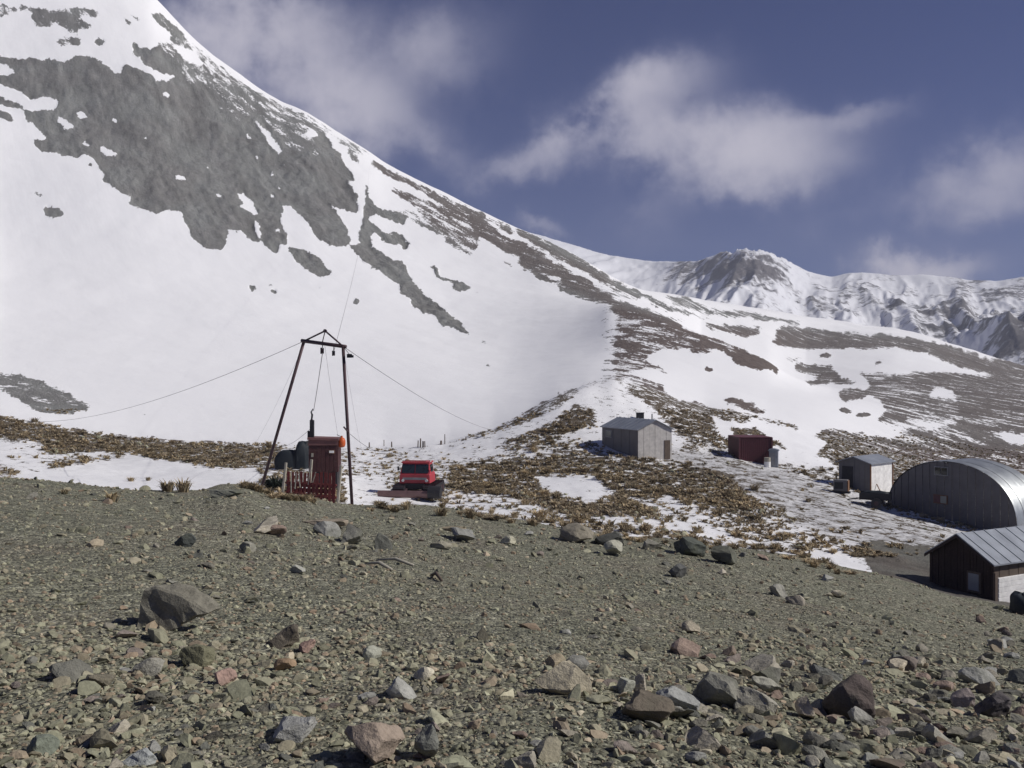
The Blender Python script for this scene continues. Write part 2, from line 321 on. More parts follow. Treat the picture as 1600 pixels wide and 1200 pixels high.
    # valley floor
    for v, q in [
        (.46,[(L,640),(0,648),(100,667),(200,681),(300,690),(430,694),(600,700),(700,691),(770,671),(830,643),(870,617),(920,598),(960,590),(1000,622),(1045,668),(1100,692),(1160,706),(1215,722),(1310,737),(1400,765),(1650,765),(1650,999),(L,999)]),
        (.82,[(L,640),(0,648),(100,667),(200,681),(300,690),(440,693),(440,715),(380,730),(300,722),(230,718),(200,705),(140,712),(80,710),(62,690),(L,683)]),
        (.2,[(L,686),(0,685),(70,692),(60,702),(80,710),(140,706),(160,703),(180,715),(120,725),(30,742),(0,722),(L,722)]),
        (.55,[(60,725),(110,716),(170,712),(170,722),(100,733)]),
        (.02,[(25,744),(100,733),(180,719),(200,712),(260,722),(330,735),(400,735),(405,760),(330,775),(240,778),(150,775),(25,750)]),
        (.35,[(440,693),(600,702),(700,695),(700,735),(560,740),(440,725)]),
        (.25,[(540,700),(600,716),(700,708),(640,722),(560,722)]),
        (.2,[(600,702),(700,693),(770,671),(830,645),(870,620),(930,600),(960,592),(975,612),(1000,622),(1045,668),(1070,690),(1060,708),(940,700),(880,700),(760,716),(700,720)]),
        (.62,[(690,693),(770,668),(830,640),(870,614),(905,606),(900,618),(862,640),(835,655),(800,668),(770,678)]),
        (.75,[(880,645),(900,628),(925,640),(932,665),(900,672),(860,690),(830,702),(780,696),(800,685),(850,670)]),
        (.45,[(780,695),(860,688),(930,690),(940,705),(800,722)]),
        (.70,[(700,735),(760,727),(850,712),(940,712),(1050,727),(1130,731),(1160,762),(1190,795),(1100,800),(1050,785),(1000,778),(900,805),(850,795),(760,780),(700,760)]),
        (.16,[(832,744),(925,744),(965,770),(920,788),(890,776),(850,765)]),
        (.2,[(540,745),(600,742),(610,772),(700,788),(830,800),(868,815),(700,800),(600,792),(540,790)]),
        (.3,[(700,765),(800,775),(860,800),(900,812),(800,800),(700,785)]),
        (.78,[(900,800),(960,785),(1010,790),(1050,800),(1000,812),(940,812)]),
        (.24,[(900,806),(1050,808),(1150,838),(1190,846),(1255,848),(1245,858),(1130,846),(1050,832),(960,822)]),
        (.3,[(1045,775),(1110,798),(1170,825),(1130,832),(1050,812),(1000,785)]),
        (.75,[(1060,745),(1140,750),(1190,790),(1150,800),(1090,785)]),
        (.40,[(1000,690),(1060,700),(1210,728),(1310,765),(1400,800),(1500,830),(1570,838),(1450,872),(1350,855),(1250,815),(1180,772),(1120,735),(1040,712),(940,705)]),
        (.02,[(1265,862),(1300,866),(1340,878),(1360,897),(1310,895),(1275,885)]),
        (.35,[(1180,800),(1260,810),(1340,850),(1330,865),(1270,860),(1200,830)]),
        (1,[(1345,850),(1470,860),(1650,880),(1650,999),(1380,930)]),
        ]:
        fill(g, q, v)
    fill(br, [(L,640),(430,692),(700,690),(870,615),(950,590),(955,470),(1050,500),(1600,560),(1650,570),(1650,999),(L,999)], .75)
    fill(br, [(560,240),(700,310),(960,440),(960,480),(850,440),(740,400),(600,310)], .5)
    fill(br, [(1205,505),(1650,560),(1650,700),(1300,700),(1250,600)], .45)
    fill(br, [(1335,845),(1470,855),(1650,870),(1650,999),(1370,940)], 0)
    fill(su, [(L,640),(0,650),(200,682),(430,694),(600,702),(770,672),(870,620),(960,592),(1050,680),(1300,740),(1650,780),(1650,999),(L,999)], .16)
    fill(su, [(1000,690),(1060,700),(1210,728),(1310,765),(1400,800),(1500,830),(1650,845),(1650,900),(1450,880),(1350,860),(1250,818),(1180,775),(1120,738),(1040,715),(940,705)], .9)
    fill(su, [(600,715),(700,700),(800,680),(880,650),(930,660),(900,700),(800,720),(700,730),(600,735)], .3)
    fill(su, [(60,722),(180,700),(440,700),(440,730),(300,715),(100,735)], .3)
    def blur(a, r):
        a = a.copy()
        for ax in (0, 1):
            for _ in range(2):
                c = np.cumsum(np.pad(a, [(r + 1, r) if k == ax else (0, 0) for k in (0, 1)], mode='edge'), axis=ax)
                a = (np.take(c, range(2 * r + 1, c.shape[ax]), ax) - np.take(c, range(0, c.shape[ax] - 2 * r - 1), ax)) / (2 * r + 1)
        return a
    g = np.where((g > 0.5) & (g < 0.99), 0.5 + (g - 0.5) * 0.76, g); g = np.where(g < 0.03, -0.45, g); g = np.where(g > 0.995, 1.35, g)
    return blur(g, 2), blur(br, 8), blur(su, 8)
MK_ROCK, MK_BR, MK_SU = raster()
MK_SU = np.maximum(MK_SU, .0)
def smp(a, px, py):
    x = np.where(px < -40, -80 - px, px); x = np.where(x > 1640, 3280 - x, x)
    x = np.clip(x + OX - .5, 0, MW - 1.001); y = np.clip(py - .5, 0, MH - 1.001)
    ix = x.astype(int); iy = y.astype(int); fx = x - ix; fy = y - iy
    return (a[iy, ix] * (1 - fx) + a[iy, ix + 1] * fx) * (1 - fy) + (a[iy + 1, ix] * (1 - fx) + a[iy + 1, ix + 1] * fx) * fy

# ------------------------------------------------------------------ terrain: lofted through profile lines at their real distances
XS = np.concatenate([np.arange(-1100, -60, 22), np.arange(-60, 1660, 2.2), np.arange(1660, 2750, 22)]).astype(float)
def ip(pts, r=0):
    p = np.array(pts, float); v = np.interp(XS, p[:, 0], p[:, 1])
    if r:
        k = np.hanning(2 * r + 3)[1:-1]; k /= k.sum(); v = np.convolve(np.pad(v, r, mode='edge'), k, 'valid')
    return v
def zy(y, Y): return (600 - y) / F * Y
one = np.ones_like(XS)
K = []   # (Y, z) knots, near to far
K.append((1.2 * one, ip([(-1000,-1.2),(0,-1.5),(1600,-1.85),(2600,-2.3)], 20)))
K.append((4.0 * one, ip([(-1000,-1.4),(0,-1.66),(800,-1.72),(1600,-1.95),(2600,-2.8)], 20)))
K.append((8.0 * one, ip([(-1000,-1.6),(0,-1.9),(800,-2.15),(1600,-2.75),(2600,-4)], 20)))
K.append((16.0 * one, ip([(-1000,-1.8),(0,-2.2),(550,-2.9),(1000,-3.6),(1600,-4.7),(2600,-7)], 20)))
cy = ip([(-1000,700),(0,746),(100,756),(200,767),(260,769),(320,766),(345,757),(380,757),(430,772),(480,777),(510,785),(550,790),(650,790),(700,794),(780,806),(850,819),(950,836),(1050,842),(1100,850),(1180,858),(1250,872),(1320,892),(1380,902),(1450,922),(1500,938),(1600,960),(2600,1100)], 6)
cY = ip([(-1000,22),(0,24),(400,28),(550,32),(1000,32),(1600,30),(2600,28)], 30)
K.append((cY, zy(cy, cY)))
K.append((cY + 6, zy(cy, cY) - ip([(-1000,1.8),(0,1.7),(400,1.3),(550,1.1),(800,1.4),(1100,1.5),(1400,1.2),(1600,1.3),(2600,1.3)], 20)))
V0 = len(K) - 1
K.append((44 * one, ip([(-1000,-5),(0,-5.2),(200,-5.7),(400,-5.5),(550,-5.75),(800,-6.7),(1000,-7.15),(1200,-7.9),(1400,-8.5),(1500,-8.9),(1600,-9.3),(2600,-12)], 20)))
K.append((55 * one, ip([(-1000,-4.5),(0,-5.2),(200,-5.9),(400,-5.95),(500,-5.8),(565,-6.7),(700,-7.2),(800,-7.2),(1000,-7.3),(1200,-7.7),(1300,-8.2),(1400,-8.9),(1500,-9.5),(1600,-9.9),(2600,-12)], 20)))
K.append((66 * one, ip([(-1000,-4),(0,-4.7),(200,-5.6),(400,-5.85),(500,-5.75),(580,-6.8),(800,-7.0),(1000,-6.9),(1200,-7.5),(1300,-8.2),(1400,-9.1),(1500,-9.6),(1600,-9.9),(2600,-12)], 20)))
K.append((78 * one, ip([(-1000,-3.5),(0,-4.2),(200,-5.2),(400,-6.2),(600,-6.8),(800,-6.5),(950,-6.0),(1000,-6.1),(1100,-6.5),(1200,-7.2),(1300,-7.9),(1400,-9.1),(1500,-9.6),(1600,-9.9),(2600,-12)], 20)))
vy = ip([(-1000,560),(0,650),(100,668),(200,682),(300,690),(430,694),(600,700),(700,690),(770,670),(830,643),(870,619),(915,601),(960,592),(1000,601),(1050,620),(1100,636),(1150,640),(1200,655),(1250,666),(1300,680),(1400,712),(1500,735),(1600,745),(2600,770)], 5)
vY = ip([(-1000,92),(700,92),(800,97),(870,105),(960,118),(1100,120),(1600,122),(2600,120)], 20)
K.append((vY, zy(vy, vY)))
H0 = len(K) - 1
K.append((vY + 12, zy(vy, vY) - ip([(-1000,1.4),(900,1.4),(1000,0.8),(1100,.5),(1600,.2),(2600,0)], 20)))
hY = ip([(-1000,170),(800,170),(960,165),(1000,160),(1200,165),(2600,175)], 45)
K.append((hY, zy(ip([(-1000,470),(0,560),(400,588),(800,600),(960,565),(1000,572),(1100,592),(1200,604),(1300,622),(1400,640),(1600,665),(2600,700)], 45), hY)))
nY = ip([(-1000,260),(700,252),(800,246),(900,238),(960,230),(1040,215),(1100,205),(1160,198),(1222,190),(1300,200),(2600,215)], 25)
ny = ip([(-1000,250),(0,395),(200,415),(400,445),(600,478),(800,503),(900,490),(950,479),(1000,488),(1040,500),(1100,524),(1160,543),(1200,560),(1222,578),(1240,588),(1270,600),(1300,606),(1400,610),(1600,635),(2600,680)], 5)
wn0 = sstep(860, 980, XS); k_ = np.hanning(123)[1:-1]; k_ /= k_.sum()
ny = ny * wn0 + np.convolve(np.pad(ny, 60, mode='edge'), k_, 'valid') * (1 - wn0)
K.append((nY, zy(ny, nY)))
sY = ip([(-1000,450),(0,440),(235,430),(560,400),(800,370),(900,350),(960,335),(1000,345),(1100,420),(1200,480),(1400,560),(1600,620),(2600,700)], 45)
sy = ip([(-1000,-560),(-400,-320),(0,-140),(100,-80),(200,-22),(235,0),(262,28),(300,68),(330,92),(400,142),(440,165),(480,182),(520,208),(560,232),(580,245),(600,260),(640,282),(700,310),(740,330),(800,358),(850,378),(900,402),(960,438),(1000,455),(1050,463),(1100,470),(1150,479),(1200,488),(1250,497),(1300,505),(1400,520),(1450,530),(1500,545),(1550,560),(1600,575),(2000,600),(2600,600)], 7)
zN, zS = zy(ny, nY), zy(sy, sY)
w = sstep(985, 1130, XS)
zl = zN + (zS - zN) * 0.27
dip = zN - 1.2 * (1 - sstep(1120, 1420, XS)) + 1.5 * sstep(1120, 1420, XS)
K.append((nY * (1 - w) + w * nY + (sY - nY) * 0.3 * (1 - w) + 22 * w, zl * (1 - w) + dip * w))
K.append((sY, zS))
K.append((sY * 1.35, zS * 0.8 - 12))
K.append((sY * 1.8, zS * 0.45 - 30))
KY = np.array([k[0] for k in K]); KZ = np.array([k[1] for k in K])
# monotone cubic slopes per column
def pchip_slopes(X, Y):
    h = np.diff(X, axis=0); d = np.diff(Y, axis=0) / h; m = np.zeros_like(Y)
    w1 = 2 * h[1:] + h[:-1]; w2 = h[1:] + 2 * h[:-1]
    same = d[:-1] * d[1:] > 0
    with np.errstate(divide='ignore', invalid='ignore'):
        hm = (w1 + w2) / (w1 / d[:-1] + w2 / d[1:])
    m[1:-1] = np.where(same, hm, 0); m[0] = d[0]; m[-1] = d[-1]
    return m
KM = pchip_slopes(KY, KZ)
NSEG = [16, 56, 56, 50, 20, 14, 34, 34, 34, 40, 12, 40, 90, 66, 150, 12, 6]
rowsY, rowsZ = [], []; BR = {}
for k, nseg in enumerate(NSEG):
    BR[k] = len(rowsY)
    h = KY[k + 1] - KY[k]
    for i in range(nseg):
        t = i / nseg
        if KY[k][0] < 20: t = ((KY[k + 1][0] / KY[k][0]) ** t - 1) / (KY[k + 1][0] / KY[k][0] - 1)
        h00 = 2*t**3 - 3*t*t + 1; h10 = t**3 - 2*t*t + t; h01 = -2*t**3 + 3*t*t; h11 = t**3 - t*t
        rowsY.append(KY[k] + h * t); rowsZ.append(h00 * KZ[k] + h10 * h * KM[k] + h01 * KZ[k + 1] + h11 * h * KM[k + 1])
BR[len(NSEG)] = len(rowsY)
rowsY.append(KY[-1].copy()); rowsZ.append(KZ[-1].copy())
GY = np.array(rowsY); GZ0 = np.array(rowsZ); GX = (XS[None, :] - 800) / F * GY
PX = np.broadcast_to(XS[None, :], GY.shape); PYI = 600 - GZ0 / GY * F
WPX = 7 * fbm(PX / 16 + 3, PYI / 16, 5, 91, .75); WPY = 7 * fbm(PX / 16, PYI / 16 + 9, 5, 95, .75)
rock = smp(MK_ROCK, PX + WPX, PYI + WPY)
rs, vs, hs_, es = 0, BR[V0], BR[H0], len(GY)
RI = np.arange(len(GY))[:, None] * np.ones((1, len(XS)))
rock = np.where(RI < vs - 10, 1.0, rock)
brn = smp(MK_BR, PX, PYI); slu = smp(MK_SU, PX, PYI)
# relief, scaled to the place
n1 = fbm(GX / 1.3, GY / 1.3, 5, 3); n2 = fbm(GX / 6.0, GY / 6.0, 4, 11); n3 = fbm(GX / 45, GY / 45, 5, 21); n4 = fbm(GX / 9, GY / 9, 4, 31, .6)
wn_ = 1 - sstep(30, 42, GY); wv = sstep(30, 42, GY) * (1 - sstep(100, 140, GY)); wf = sstep(100, 150, GY)
GZ = GZ0 + wn_ * (0.055 * n1 * sstep(1, 5, GY) + 0.16 * n2 * sstep(3, 12, GY)) + wv * (0.10 * n1 * (0.35 + np.clip(rock, 0, 1)) + 0.22 * n2) \
     + wf * (GY / 400) * (1.7 * n3 + (1.5 * n4 + 0.7 * fbm(GX / 2.5, GY / 2.5, 3, 41)) * sstep(.6, 1.2, rock))
def grid_faces(r0, r1, nc):
    i = np.arange(r0, r1)[:, None] * nc + np.arange(nc - 1)[None, :]
    return np.stack([i, i + 1, i + nc + 1, i + nc], -1).reshape(-1, 4)
def terrain(name, r0, r1, mat):
    V = np.stack([GX[r0:r1 + 1], GY[r0:r1 + 1], GZ[r0:r1 + 1] + CZ], -1).reshape(-1, 3)
    Fc = grid_faces(0, r1 - r0, len(XS))
    o = mesh_np(name, V, Fc, mat, attrs={'rock': rock[r0:r1 + 1], 'brown': brn[r0:r1 + 1], 'slush': slu[r0:r1 + 1]})
    return tag(o, kind='structure')
def ground(X, Y):
    """height of the ground at a place"""
    px = X / Y * F + 800
    c = np.interp(px, XS, np.arange(len(XS))); i = int(min(max(c, 0), len(XS) - 2)); f = c - i
    a = np.interp(Y, GY[:, i], GZ[:, i]); b = np.interp(Y, GY[:, i + 1], GZ[:, i + 1])
    return a * (1 - f) + b * f + CZ
def place(px, Y): X = (px - 800) / F * Y; return Vector((X, Y, ground(X, Y)))
_proj = 600 - GZ / GY * F
def hit(px, py, rmax=None):
    """nearest ground point seen at a photograph pixel"""
    i = int(np.argmin(abs(XS - px))); col = _proj[:rmax, i]; k = np.argmax(col <= py)
    if col[k] > py: k = len(col) - 1
    Y = GY[k, i]
    if k > 0:
        a, b2 = col[k - 1], col[k]; f = (a - py) / max(a - b2, 1e-6); Y = GY[k - 1, i] + (GY[k, i] - GY[k - 1, i]) * min(max(f, 0), 1)
    X = (px - 800) / F * Y; return Vector((X, Y, ground(X, Y)))

# scree underfoot
m_scree, n, l, b = new_mat('scree_ground', 0.95, 0.1); t = NT(m_scree); P = t.pos()
vor = t.n.new('ShaderNodeTexVoronoi'); vor.inputs['Scale'].default_value = 26; t.l.new(P, vor.inputs['Vector'])
vor2 = t.n.new('ShaderNodeTexVoronoi'); vor2.inputs['Scale'].default_value = 9; t.l.new(P, vor2.inputs['Vector'])
big = t.noise(P, 0.6, 5, 0.6); fine = t.noise(P, 60, 4, 0.7); med = t.noise(P, 5, 5, 0.65)
sep = t.n.new('ShaderNodeSeparateColor'); t.l.new(vor.outputs['Color'], sep.inputs[0])
sep2 = t.n.new('ShaderNodeSeparateColor'); t.l.new(vor2.outputs['Color'], sep2.inputs[0])
c = t.ramp(big, [(0.3, (0.250, 0.250, 0.182)), (0.5, (0.305, 0.296, 0.218)), (0.7, (0.282, 0.258, 0.194))])
c = t.mix(1.0, c, t.ramp(sep.outputs[0], [(0.0, 0.5), (0.6, 0.95), (0.93, 1.25), (1.0, 2.0)]), 'MULTIPLY')
c = t.mix(1.0, c, t.ramp(sep2.outputs[1], [(0.0, 0.72), (0.7, 1.0), (1.0, 1.35)]), 'MULTIPLY')
c = t.mix(1.0, c, t.ramp(fine, [(0.3, 0.75), (0.7, 1.25)]), 'MULTIPLY')
t.l.new(c, b.inputs['Base Color'])
hgt = t.math('ADD', t.math('MULTIPLY', vor.outputs['Distance'], -1.0), t.math('ADD', t.math('MULTIPLY', fine, 0.5), t.math('MULTIPLY', vor2.outputs['Distance'], -1.6)))
t.l.new(t.bump(hgt, 1.0, 0.05), b.inputs['Normal'])
m_valley = snowy('valley_snow_ground', 0.9, (0.15, 0.145, 0.125), (0.12, 0.105, 0.09), amp=6.5, bumpd=0.25, edge=0.05)
m_hill = snowy('mountain_snow_rock', 0.30, (0.225, 0.226, 0.212), (0.205, 0.200, 0.188), stretch_dir=(197, -170, -151), stretch=3.0, amp=6.5, bumpd=0.9, edge=0.10, brownA=(0.095, 0.066, 0.056), brownB=(0.165, 0.118, 0.098))
scree = terrain('scree_slope', 0, vs, m_scree)
valley = terrain('valley_floor', vs, hs_, m_valley)
hill = terrain('mountain_slope', hs_, es - 1, m_hill)

# far range
FX = np.arange(300, 2500, 2.4).astype(float)
def ipf(pts, r=0):
    p = np.array(pts, float); v = np.interp(FX, p[:, 0], p[:, 1])
    if r: k = np.hanning(2 * r + 3)[1:-1]; k /= k.sum(); v = np.convolve(np.pad(v, r, mode='edge'), k, 'valid')
    return v
fs = ipf([(300,430),(600,375),(760,342),(810,359),(830,363),(880,378),(950,398),(1020,408),(1090,408),(1110,402),(1130,396),(1165,391),(1195,394),(1215,400),(1240,413),(1265,425),(1300,432),(1320,427),(1350,425),(1400,430),(1440,428),(1480,432),(1520,438),(1560,438),(1600,432),(1750,400),(2500,380)], 2)
fYs = ipf([(300,2200),(1000,2100),(1090,1900),(1165,1700),(1270,1900),(1600,1800),(2500,1800)], 25)
nr = 120; T = np.linspace(0, 1.25, nr)[:, None]
Yb = 900.0
FY = Yb + (fYs[None, :] - Yb) * T; FXX = (FX[None, :] - 800) / F * FY
zb = zy(630.0, Yb); zs = zy(fs, fYs)
prof = np.where(T <= 1, T ** 1.25, 1 - (T - 1) * 1.1)
FZ = zb + (zs[None, :] - zb) * prof
env = np.clip(np.sin(np.clip(T, 0, 1) * math.pi), 0, 1) ** 0.7
def ridged(x, y, o, seed):
    q = 0; a = 1; n_ = 0
    for k in range(o): q = q + a * (1 - np.abs(vnoise(x * 2 ** k + k * 3.3, y * 2 ** k - k * 5.1, seed + k)) * 2); n_ += a; a *= .5
    return q / n_
# ribs running down from upper right to lower left
ra = (FXX * 0.93 - FY * 0.36); rb = (FXX * 0.36 + FY * 0.93)
rd = ridged(ra / 95 + 0.3 * vnoise(FXX / 160, FY / 160, 9), rb / 520, 5, 51)
fineR = ridged(ra / 26, rb / 90, 4, 61)
FZ = FZ + env * (30 * rd - 9) + (fineR - .3) * (1 + 5 * env) + 9 * np.exp(-((FXX / FY * F + 800 - 1172) / 60) ** 2) * ridged(FXX / 14, FY / 40, 3, 81) * np.clip(T, 0, 1) ** 3
# a nearer shoulder coming down from the right
shoulder = sstep(1430, 1640, FX)[None, :] * np.exp(-((T - 0.33) / 0.16) ** 2)
FZ = FZ + shoulder * 55
fpy = 600 - FZ / FY * F; FPX = np.broadcast_to(FX[None, :], FZ.shape)
fr = 0.27 + 0.20 * fbm(FXX / 260, FY / 260, 3, 71) + 0.12 * rd
peak = np.exp(-((FPX - 1150) / 75) ** 2 - ((fpy - 420) / 26) ** 2)
fr = fr + 0.50 * peak + 0.18 * (fineR - .35) * sstep(1080, 1130, FPX) + 0.16 * shoulder + 0.10 * sstep(1280, 1500, FPX)
fr = fr - 0.4 * (1 - sstep(1000, 1080, FPX))
m_far = snowy('far_range_snow_rock', 0.018, (0.14, 0.13, 0.13), (0.11, 0.105, 0.105), stretch_dir=(0.8, 0.3, 0.6), stretch=3.0, amp=4.6, bumpd=7.0, edge=0.25, snow=(0.84, 0.84, 0.86))
V = np.stack([FXX, FY, FZ + CZ], -1).reshape(-1, 3)
far = mesh_np('far_mountains', V, grid_faces(0, nr - 1, len(FX)), m_far, attrs={'rock': fr, 'brown': fr * 0, 'slush': fr * 0})
tag(far, kind='structure')
# ------------------------------------------------------------------ simple mesh builder
class MB:
    def __init__(s): s.v = []; s.f = []
    def add(s, vs, fs):
        k = len(s.v); s.v += [tuple(v) for v in vs]; s.f += [tuple(i + k for i in f) for f in fs]; return s
    def box(s, c, d, rz=0.0, taper=1.0, M=None):
        x, y, z = d[0] / 2, d[1] / 2, d[2] / 2; vs = []
        for kz, tp in ((-1, 1.0), (1, taper)):
            for kx, ky in ((-1, -1), (1, -1), (1, 1), (-1, 1)):
                v = Vector((kx * x * tp, ky * y * tp, kz * z))
                if rz: v.rotate(Matrix.Rotation(rz, 3, 'Z'))
                if M is not None: v = M @ v
                vs.append(v + Vector(c))
        return s.add(vs, [(3, 2, 1, 0), (4, 5, 6, 7), (0, 1, 5, 4), (1, 2, 6, 5), (2, 3, 7, 6), (3, 0, 4, 7)])
    def tube(s, pts, r, n=8, cap=True):
        pts = [Vector(p) for p in pts]; k0 = len(s.v)
        R = r if isinstance(r, (list, tuple)) else [r] * len(pts)
        prev = None
        for i, p in enumerate(pts):
            d = (pts[min(i + 1, len(pts) - 1)] - pts[max(i - 1, 0)]).normalized()
            a = d.cross(Vector((0, 0, 1)) if abs(d.z) < 0.95 else Vector((0, 1, 0))).normalized()
            if prev is not None: a = (prev - d * prev.dot(d)).normalized()
            prev = a; b = d.cross(a)
            for j in range(n):
                q = 2 * math.pi * j / n; s.v.append(tuple(p + (a * math.cos(q) + b * math.sin(q)) * R[i]))
        for i in range(len(pts) - 1):
            for j in range(n):
                s.f.append((k0 + i * n + j, k0 + i * n + (j + 1) % n, k0 + (i + 1) * n + (j + 1) % n, k0 + (i + 1) * n + j))
        if cap:
            s.f.append(tuple(k0 + j for j in range(n))[::-1]); m = k0 + (len(pts) - 1) * n; s.f.append(tuple(m + j for j in range(n)))
        return s
    def prism(s, poly, p0, ex, ey, depth):
        """polygon (2d) in the plane (ex, ey) from p0, extruded by the vector depth"""
        ex, ey, depth, p0 = Vector(ex), Vector(ey), Vector(depth), Vector(p0); n = len(poly)
        a = [p0 + ex * x + ey * y for x, y in poly]
        return s.add(a + [v + depth for v in a], [tuple(range(n))[::-1], tuple(range(n, 2 * n))] + [(i, (i + 1) % n, n + (i + 1) % n, n + i) for i in range(n)])
    def build(s, name, mat, parent=None, smooth=False, bevel=0.0):
        me = bpy.data.meshes.new(name); me.from_pydata(s.v, [], s.f); me.update()
        bm = bmesh.new(); bm.from_mesh(me); bmesh.ops.recalc_face_normals(bm, faces=bm.faces)
        if bevel: bmesh.ops.bevel(bm, geom=list(bm.edges), offset=bevel, segments=1, affect='EDGES', clamp_overlap=True)
        bm.to_mesh(me); bm.free()
        if smooth:
            for p in me.polygons: p.use_smooth = True
        me.materials.append(mat); o = bpy.data.objects.new(name, me); COL.objects.link(o)
        if parent: o.parent = parent
        return o
def root(name, loc, rz, label, cat, group=None):
    o = bpy.data.objects.new(name, None); COL.objects.link(o); o.location = loc; o.rotation_euler = (0, 0, rz)
    o.empty_display_size = 0.2
    return tag(o, label, cat, group)

def paint(name, col, rough=0.5, spec=0.4, metallic=0.0, wear=0.25, scale=3.0, dirt=(0.16, 0.12, 0.09), bump=0.0):
    m, n, l, b = new_mat(name, rough, spec, metallic); t = NT(m); P = t.pos()
    nz_ = t.noise(P, scale, 6, 0.65); n2 = t.noise(P, scale * 7, 4, 0.6)
    c = t.mix(1.0, col, t.ramp(nz_, [(0.3, 0.78), (0.7, 1.12)]), 'MULTIPLY')
    c = t.mix(t.math('MULTIPLY', t.sstep(0.52, 0.72, n2), wear), c, dirt)
    l.new(c, b.inputs['Base Color'])
    l.new(t.math('ADD', t.math('MULTIPLY', nz_, 0.25), rough - 0.12), b.inputs['Roughness'])
    if bump: l.new(t.bump(n2, 0.5, bump), b.inputs['Normal'])
    return m
M = dict(
    steel=paint('rusty_dark_steel', (0.075, 0.042, 0.048), 0.55, 0.4, 0.3, 0.5, 2.0),
    red=paint('faded_red_boards', (0.072, 0.028, 0.028), 0.7, 0.3, 0, 0.35, 1.5),
    redroof=paint('weathered_red_roof', (0.18, 0.085, 0.08), 0.7, 0.3, 0, 0.3),
    catred=paint('bright_red_paint', (0.46, 0.05, 0.065), 0.5, 0.4, 0, 0.45, 2),
    fencered=paint('red_fence_paint', (0.15, 0.032, 0.030), 0.75, 0.3, 0, 0.4, 2),
    dark=paint('black_rubber_and_grease', (0.02, 0.02, 0.024), 0.6, 0.4, 0, 0.25),
    tarp=paint('dark_blue_tarpaulin', (0.010, 0.016, 0.022), 0.7, 0.4, 0, 0.15),
    cream=paint('weathered_pale_wood', (0.40, 0.37, 0.30), 0.8, 0.2, 0, 0.4),
    wood=paint('grey_brown_wood', (0.13, 0.10, 0.08), 0.85, 0.2, 0, 0.3),
    darkwood=paint('dark_stained_boards', (0.045, 0.030, 0.028), 0.85, 0.2, 0, 0.3),
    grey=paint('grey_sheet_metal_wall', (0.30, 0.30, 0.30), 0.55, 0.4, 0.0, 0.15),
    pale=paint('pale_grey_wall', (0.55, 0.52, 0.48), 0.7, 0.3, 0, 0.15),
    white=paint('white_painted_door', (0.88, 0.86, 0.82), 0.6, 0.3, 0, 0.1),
    zinc=paint('galvanised_sheet', (0.44, 0.46, 0.46), 0.44, 0.5, 0.65, 0.12, 1.2),
    roofz=paint('dull_zinc_roof', (0.30, 0.32, 0.35), 0.5, 0.5, 0.3, 0.15, 1.2),
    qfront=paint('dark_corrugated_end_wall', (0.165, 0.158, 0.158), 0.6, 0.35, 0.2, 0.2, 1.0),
    contred=paint('dull_crimson_container', (0.12, 0.036, 0.044), 0.6, 0.35, 0, 0.25),
    orange=paint('orange_paint', (0.55, 0.10, 0.02), 0.45, 0.4, 0, 0.15),
    blade=paint('scuffed_blade_steel', (0.20, 0.12, 0.115), 0.5, 0.4, 0.3, 0.4),
    rope=paint('steel_cable', (0.20, 0.19, 0.195), 0.8, 0.1, 0.0, 0.2),
    trim=paint('brown_wood_trim', (0.22, 0.12, 0.07), 0.8, 0.2, 0, 0.2),
    chrome=paint('lamp_glass', (0.8, 0.8, 0.75), 0.2, 0.6, 0, 0.02),
)
mg, n, l, b = new_mat('window_glass', 0.06, 0.9); b.inputs['Base Color'].default_value = (0.02, 0.028, 0.032, 1); M['glass'] = mg
mp, n, l, b = new_mat('pale_window_pane', 0.15, 0.7); b.inputs['Base Color'].default_value = (0.22, 0.24, 0.22, 1); M['pane'] = mp

def px3(px, py, Y): return Vector(((px - 800) / F * Y, Y, CZ + (600 - py) / F * Y))
def lerp(a, b, t): return a + (b - a) * t
def seg_build(name, a, b, r, mat, parent, n=10, org=None):
    o_ = org or Vector((0, 0, 0)); return MB().tube([a - o_, b - o_], r, n).build(name, mat, parent, smooth=True)

# ------------------------------------------------------------------ the tow lift pylon, its cables and its plant
fl = place(400, 41.5); fr_ = place(551, 38.5); fl.z -= 0.15; fr_.z -= 0.15
TL, TR, AP = px3(475, 533, 39.9), px3(536, 541, 39.0), px3(508, 517, 39.4)
org = Vector(((fl.x + fr_.x) / 2, 40.0, min(fl.z, fr_.z)))
py_ = root('lift_pylon', org, 0, 'tall rust-dark steel A-frame pylon with triangular head standing on two splayed legs', 'pylon')
for a, b_ in ((fl, TL), (fr_, TR)):
    lg = seg_build('leg', a, b_ + (b_ - a).normalized() * 0.06, 0.068, M['steel'], py_, org=org)
    MB().box((a - org) + Vector((0, 0, 0.18)), (0.34, 0.34, 0.12)).build('foot_plate', M['steel'], lg)
seg_build('crossbeam', TL + Vector((-.1, 0, .02)), TR + Vector((.12, 0, -.02)), 0.082, M['steel'], py_, org=org)
seg_build('head_brace', TL, AP, 0.036, M['steel'], py_, org=org); seg_build('head_brace', TR, AP, 0.036, M['steel'], py_, org=org)
MB().tube([AP - org + Vector((0, -.06, 0)), AP - org + Vector((0, .06, 0))], 0.075, 10).build('head_pin', M['steel'], py_)
mid = lerp(TL, TR, 0.47)
seg_build('hanger_rod', AP, mid, 0.022, M['steel'], py_, 6, org)
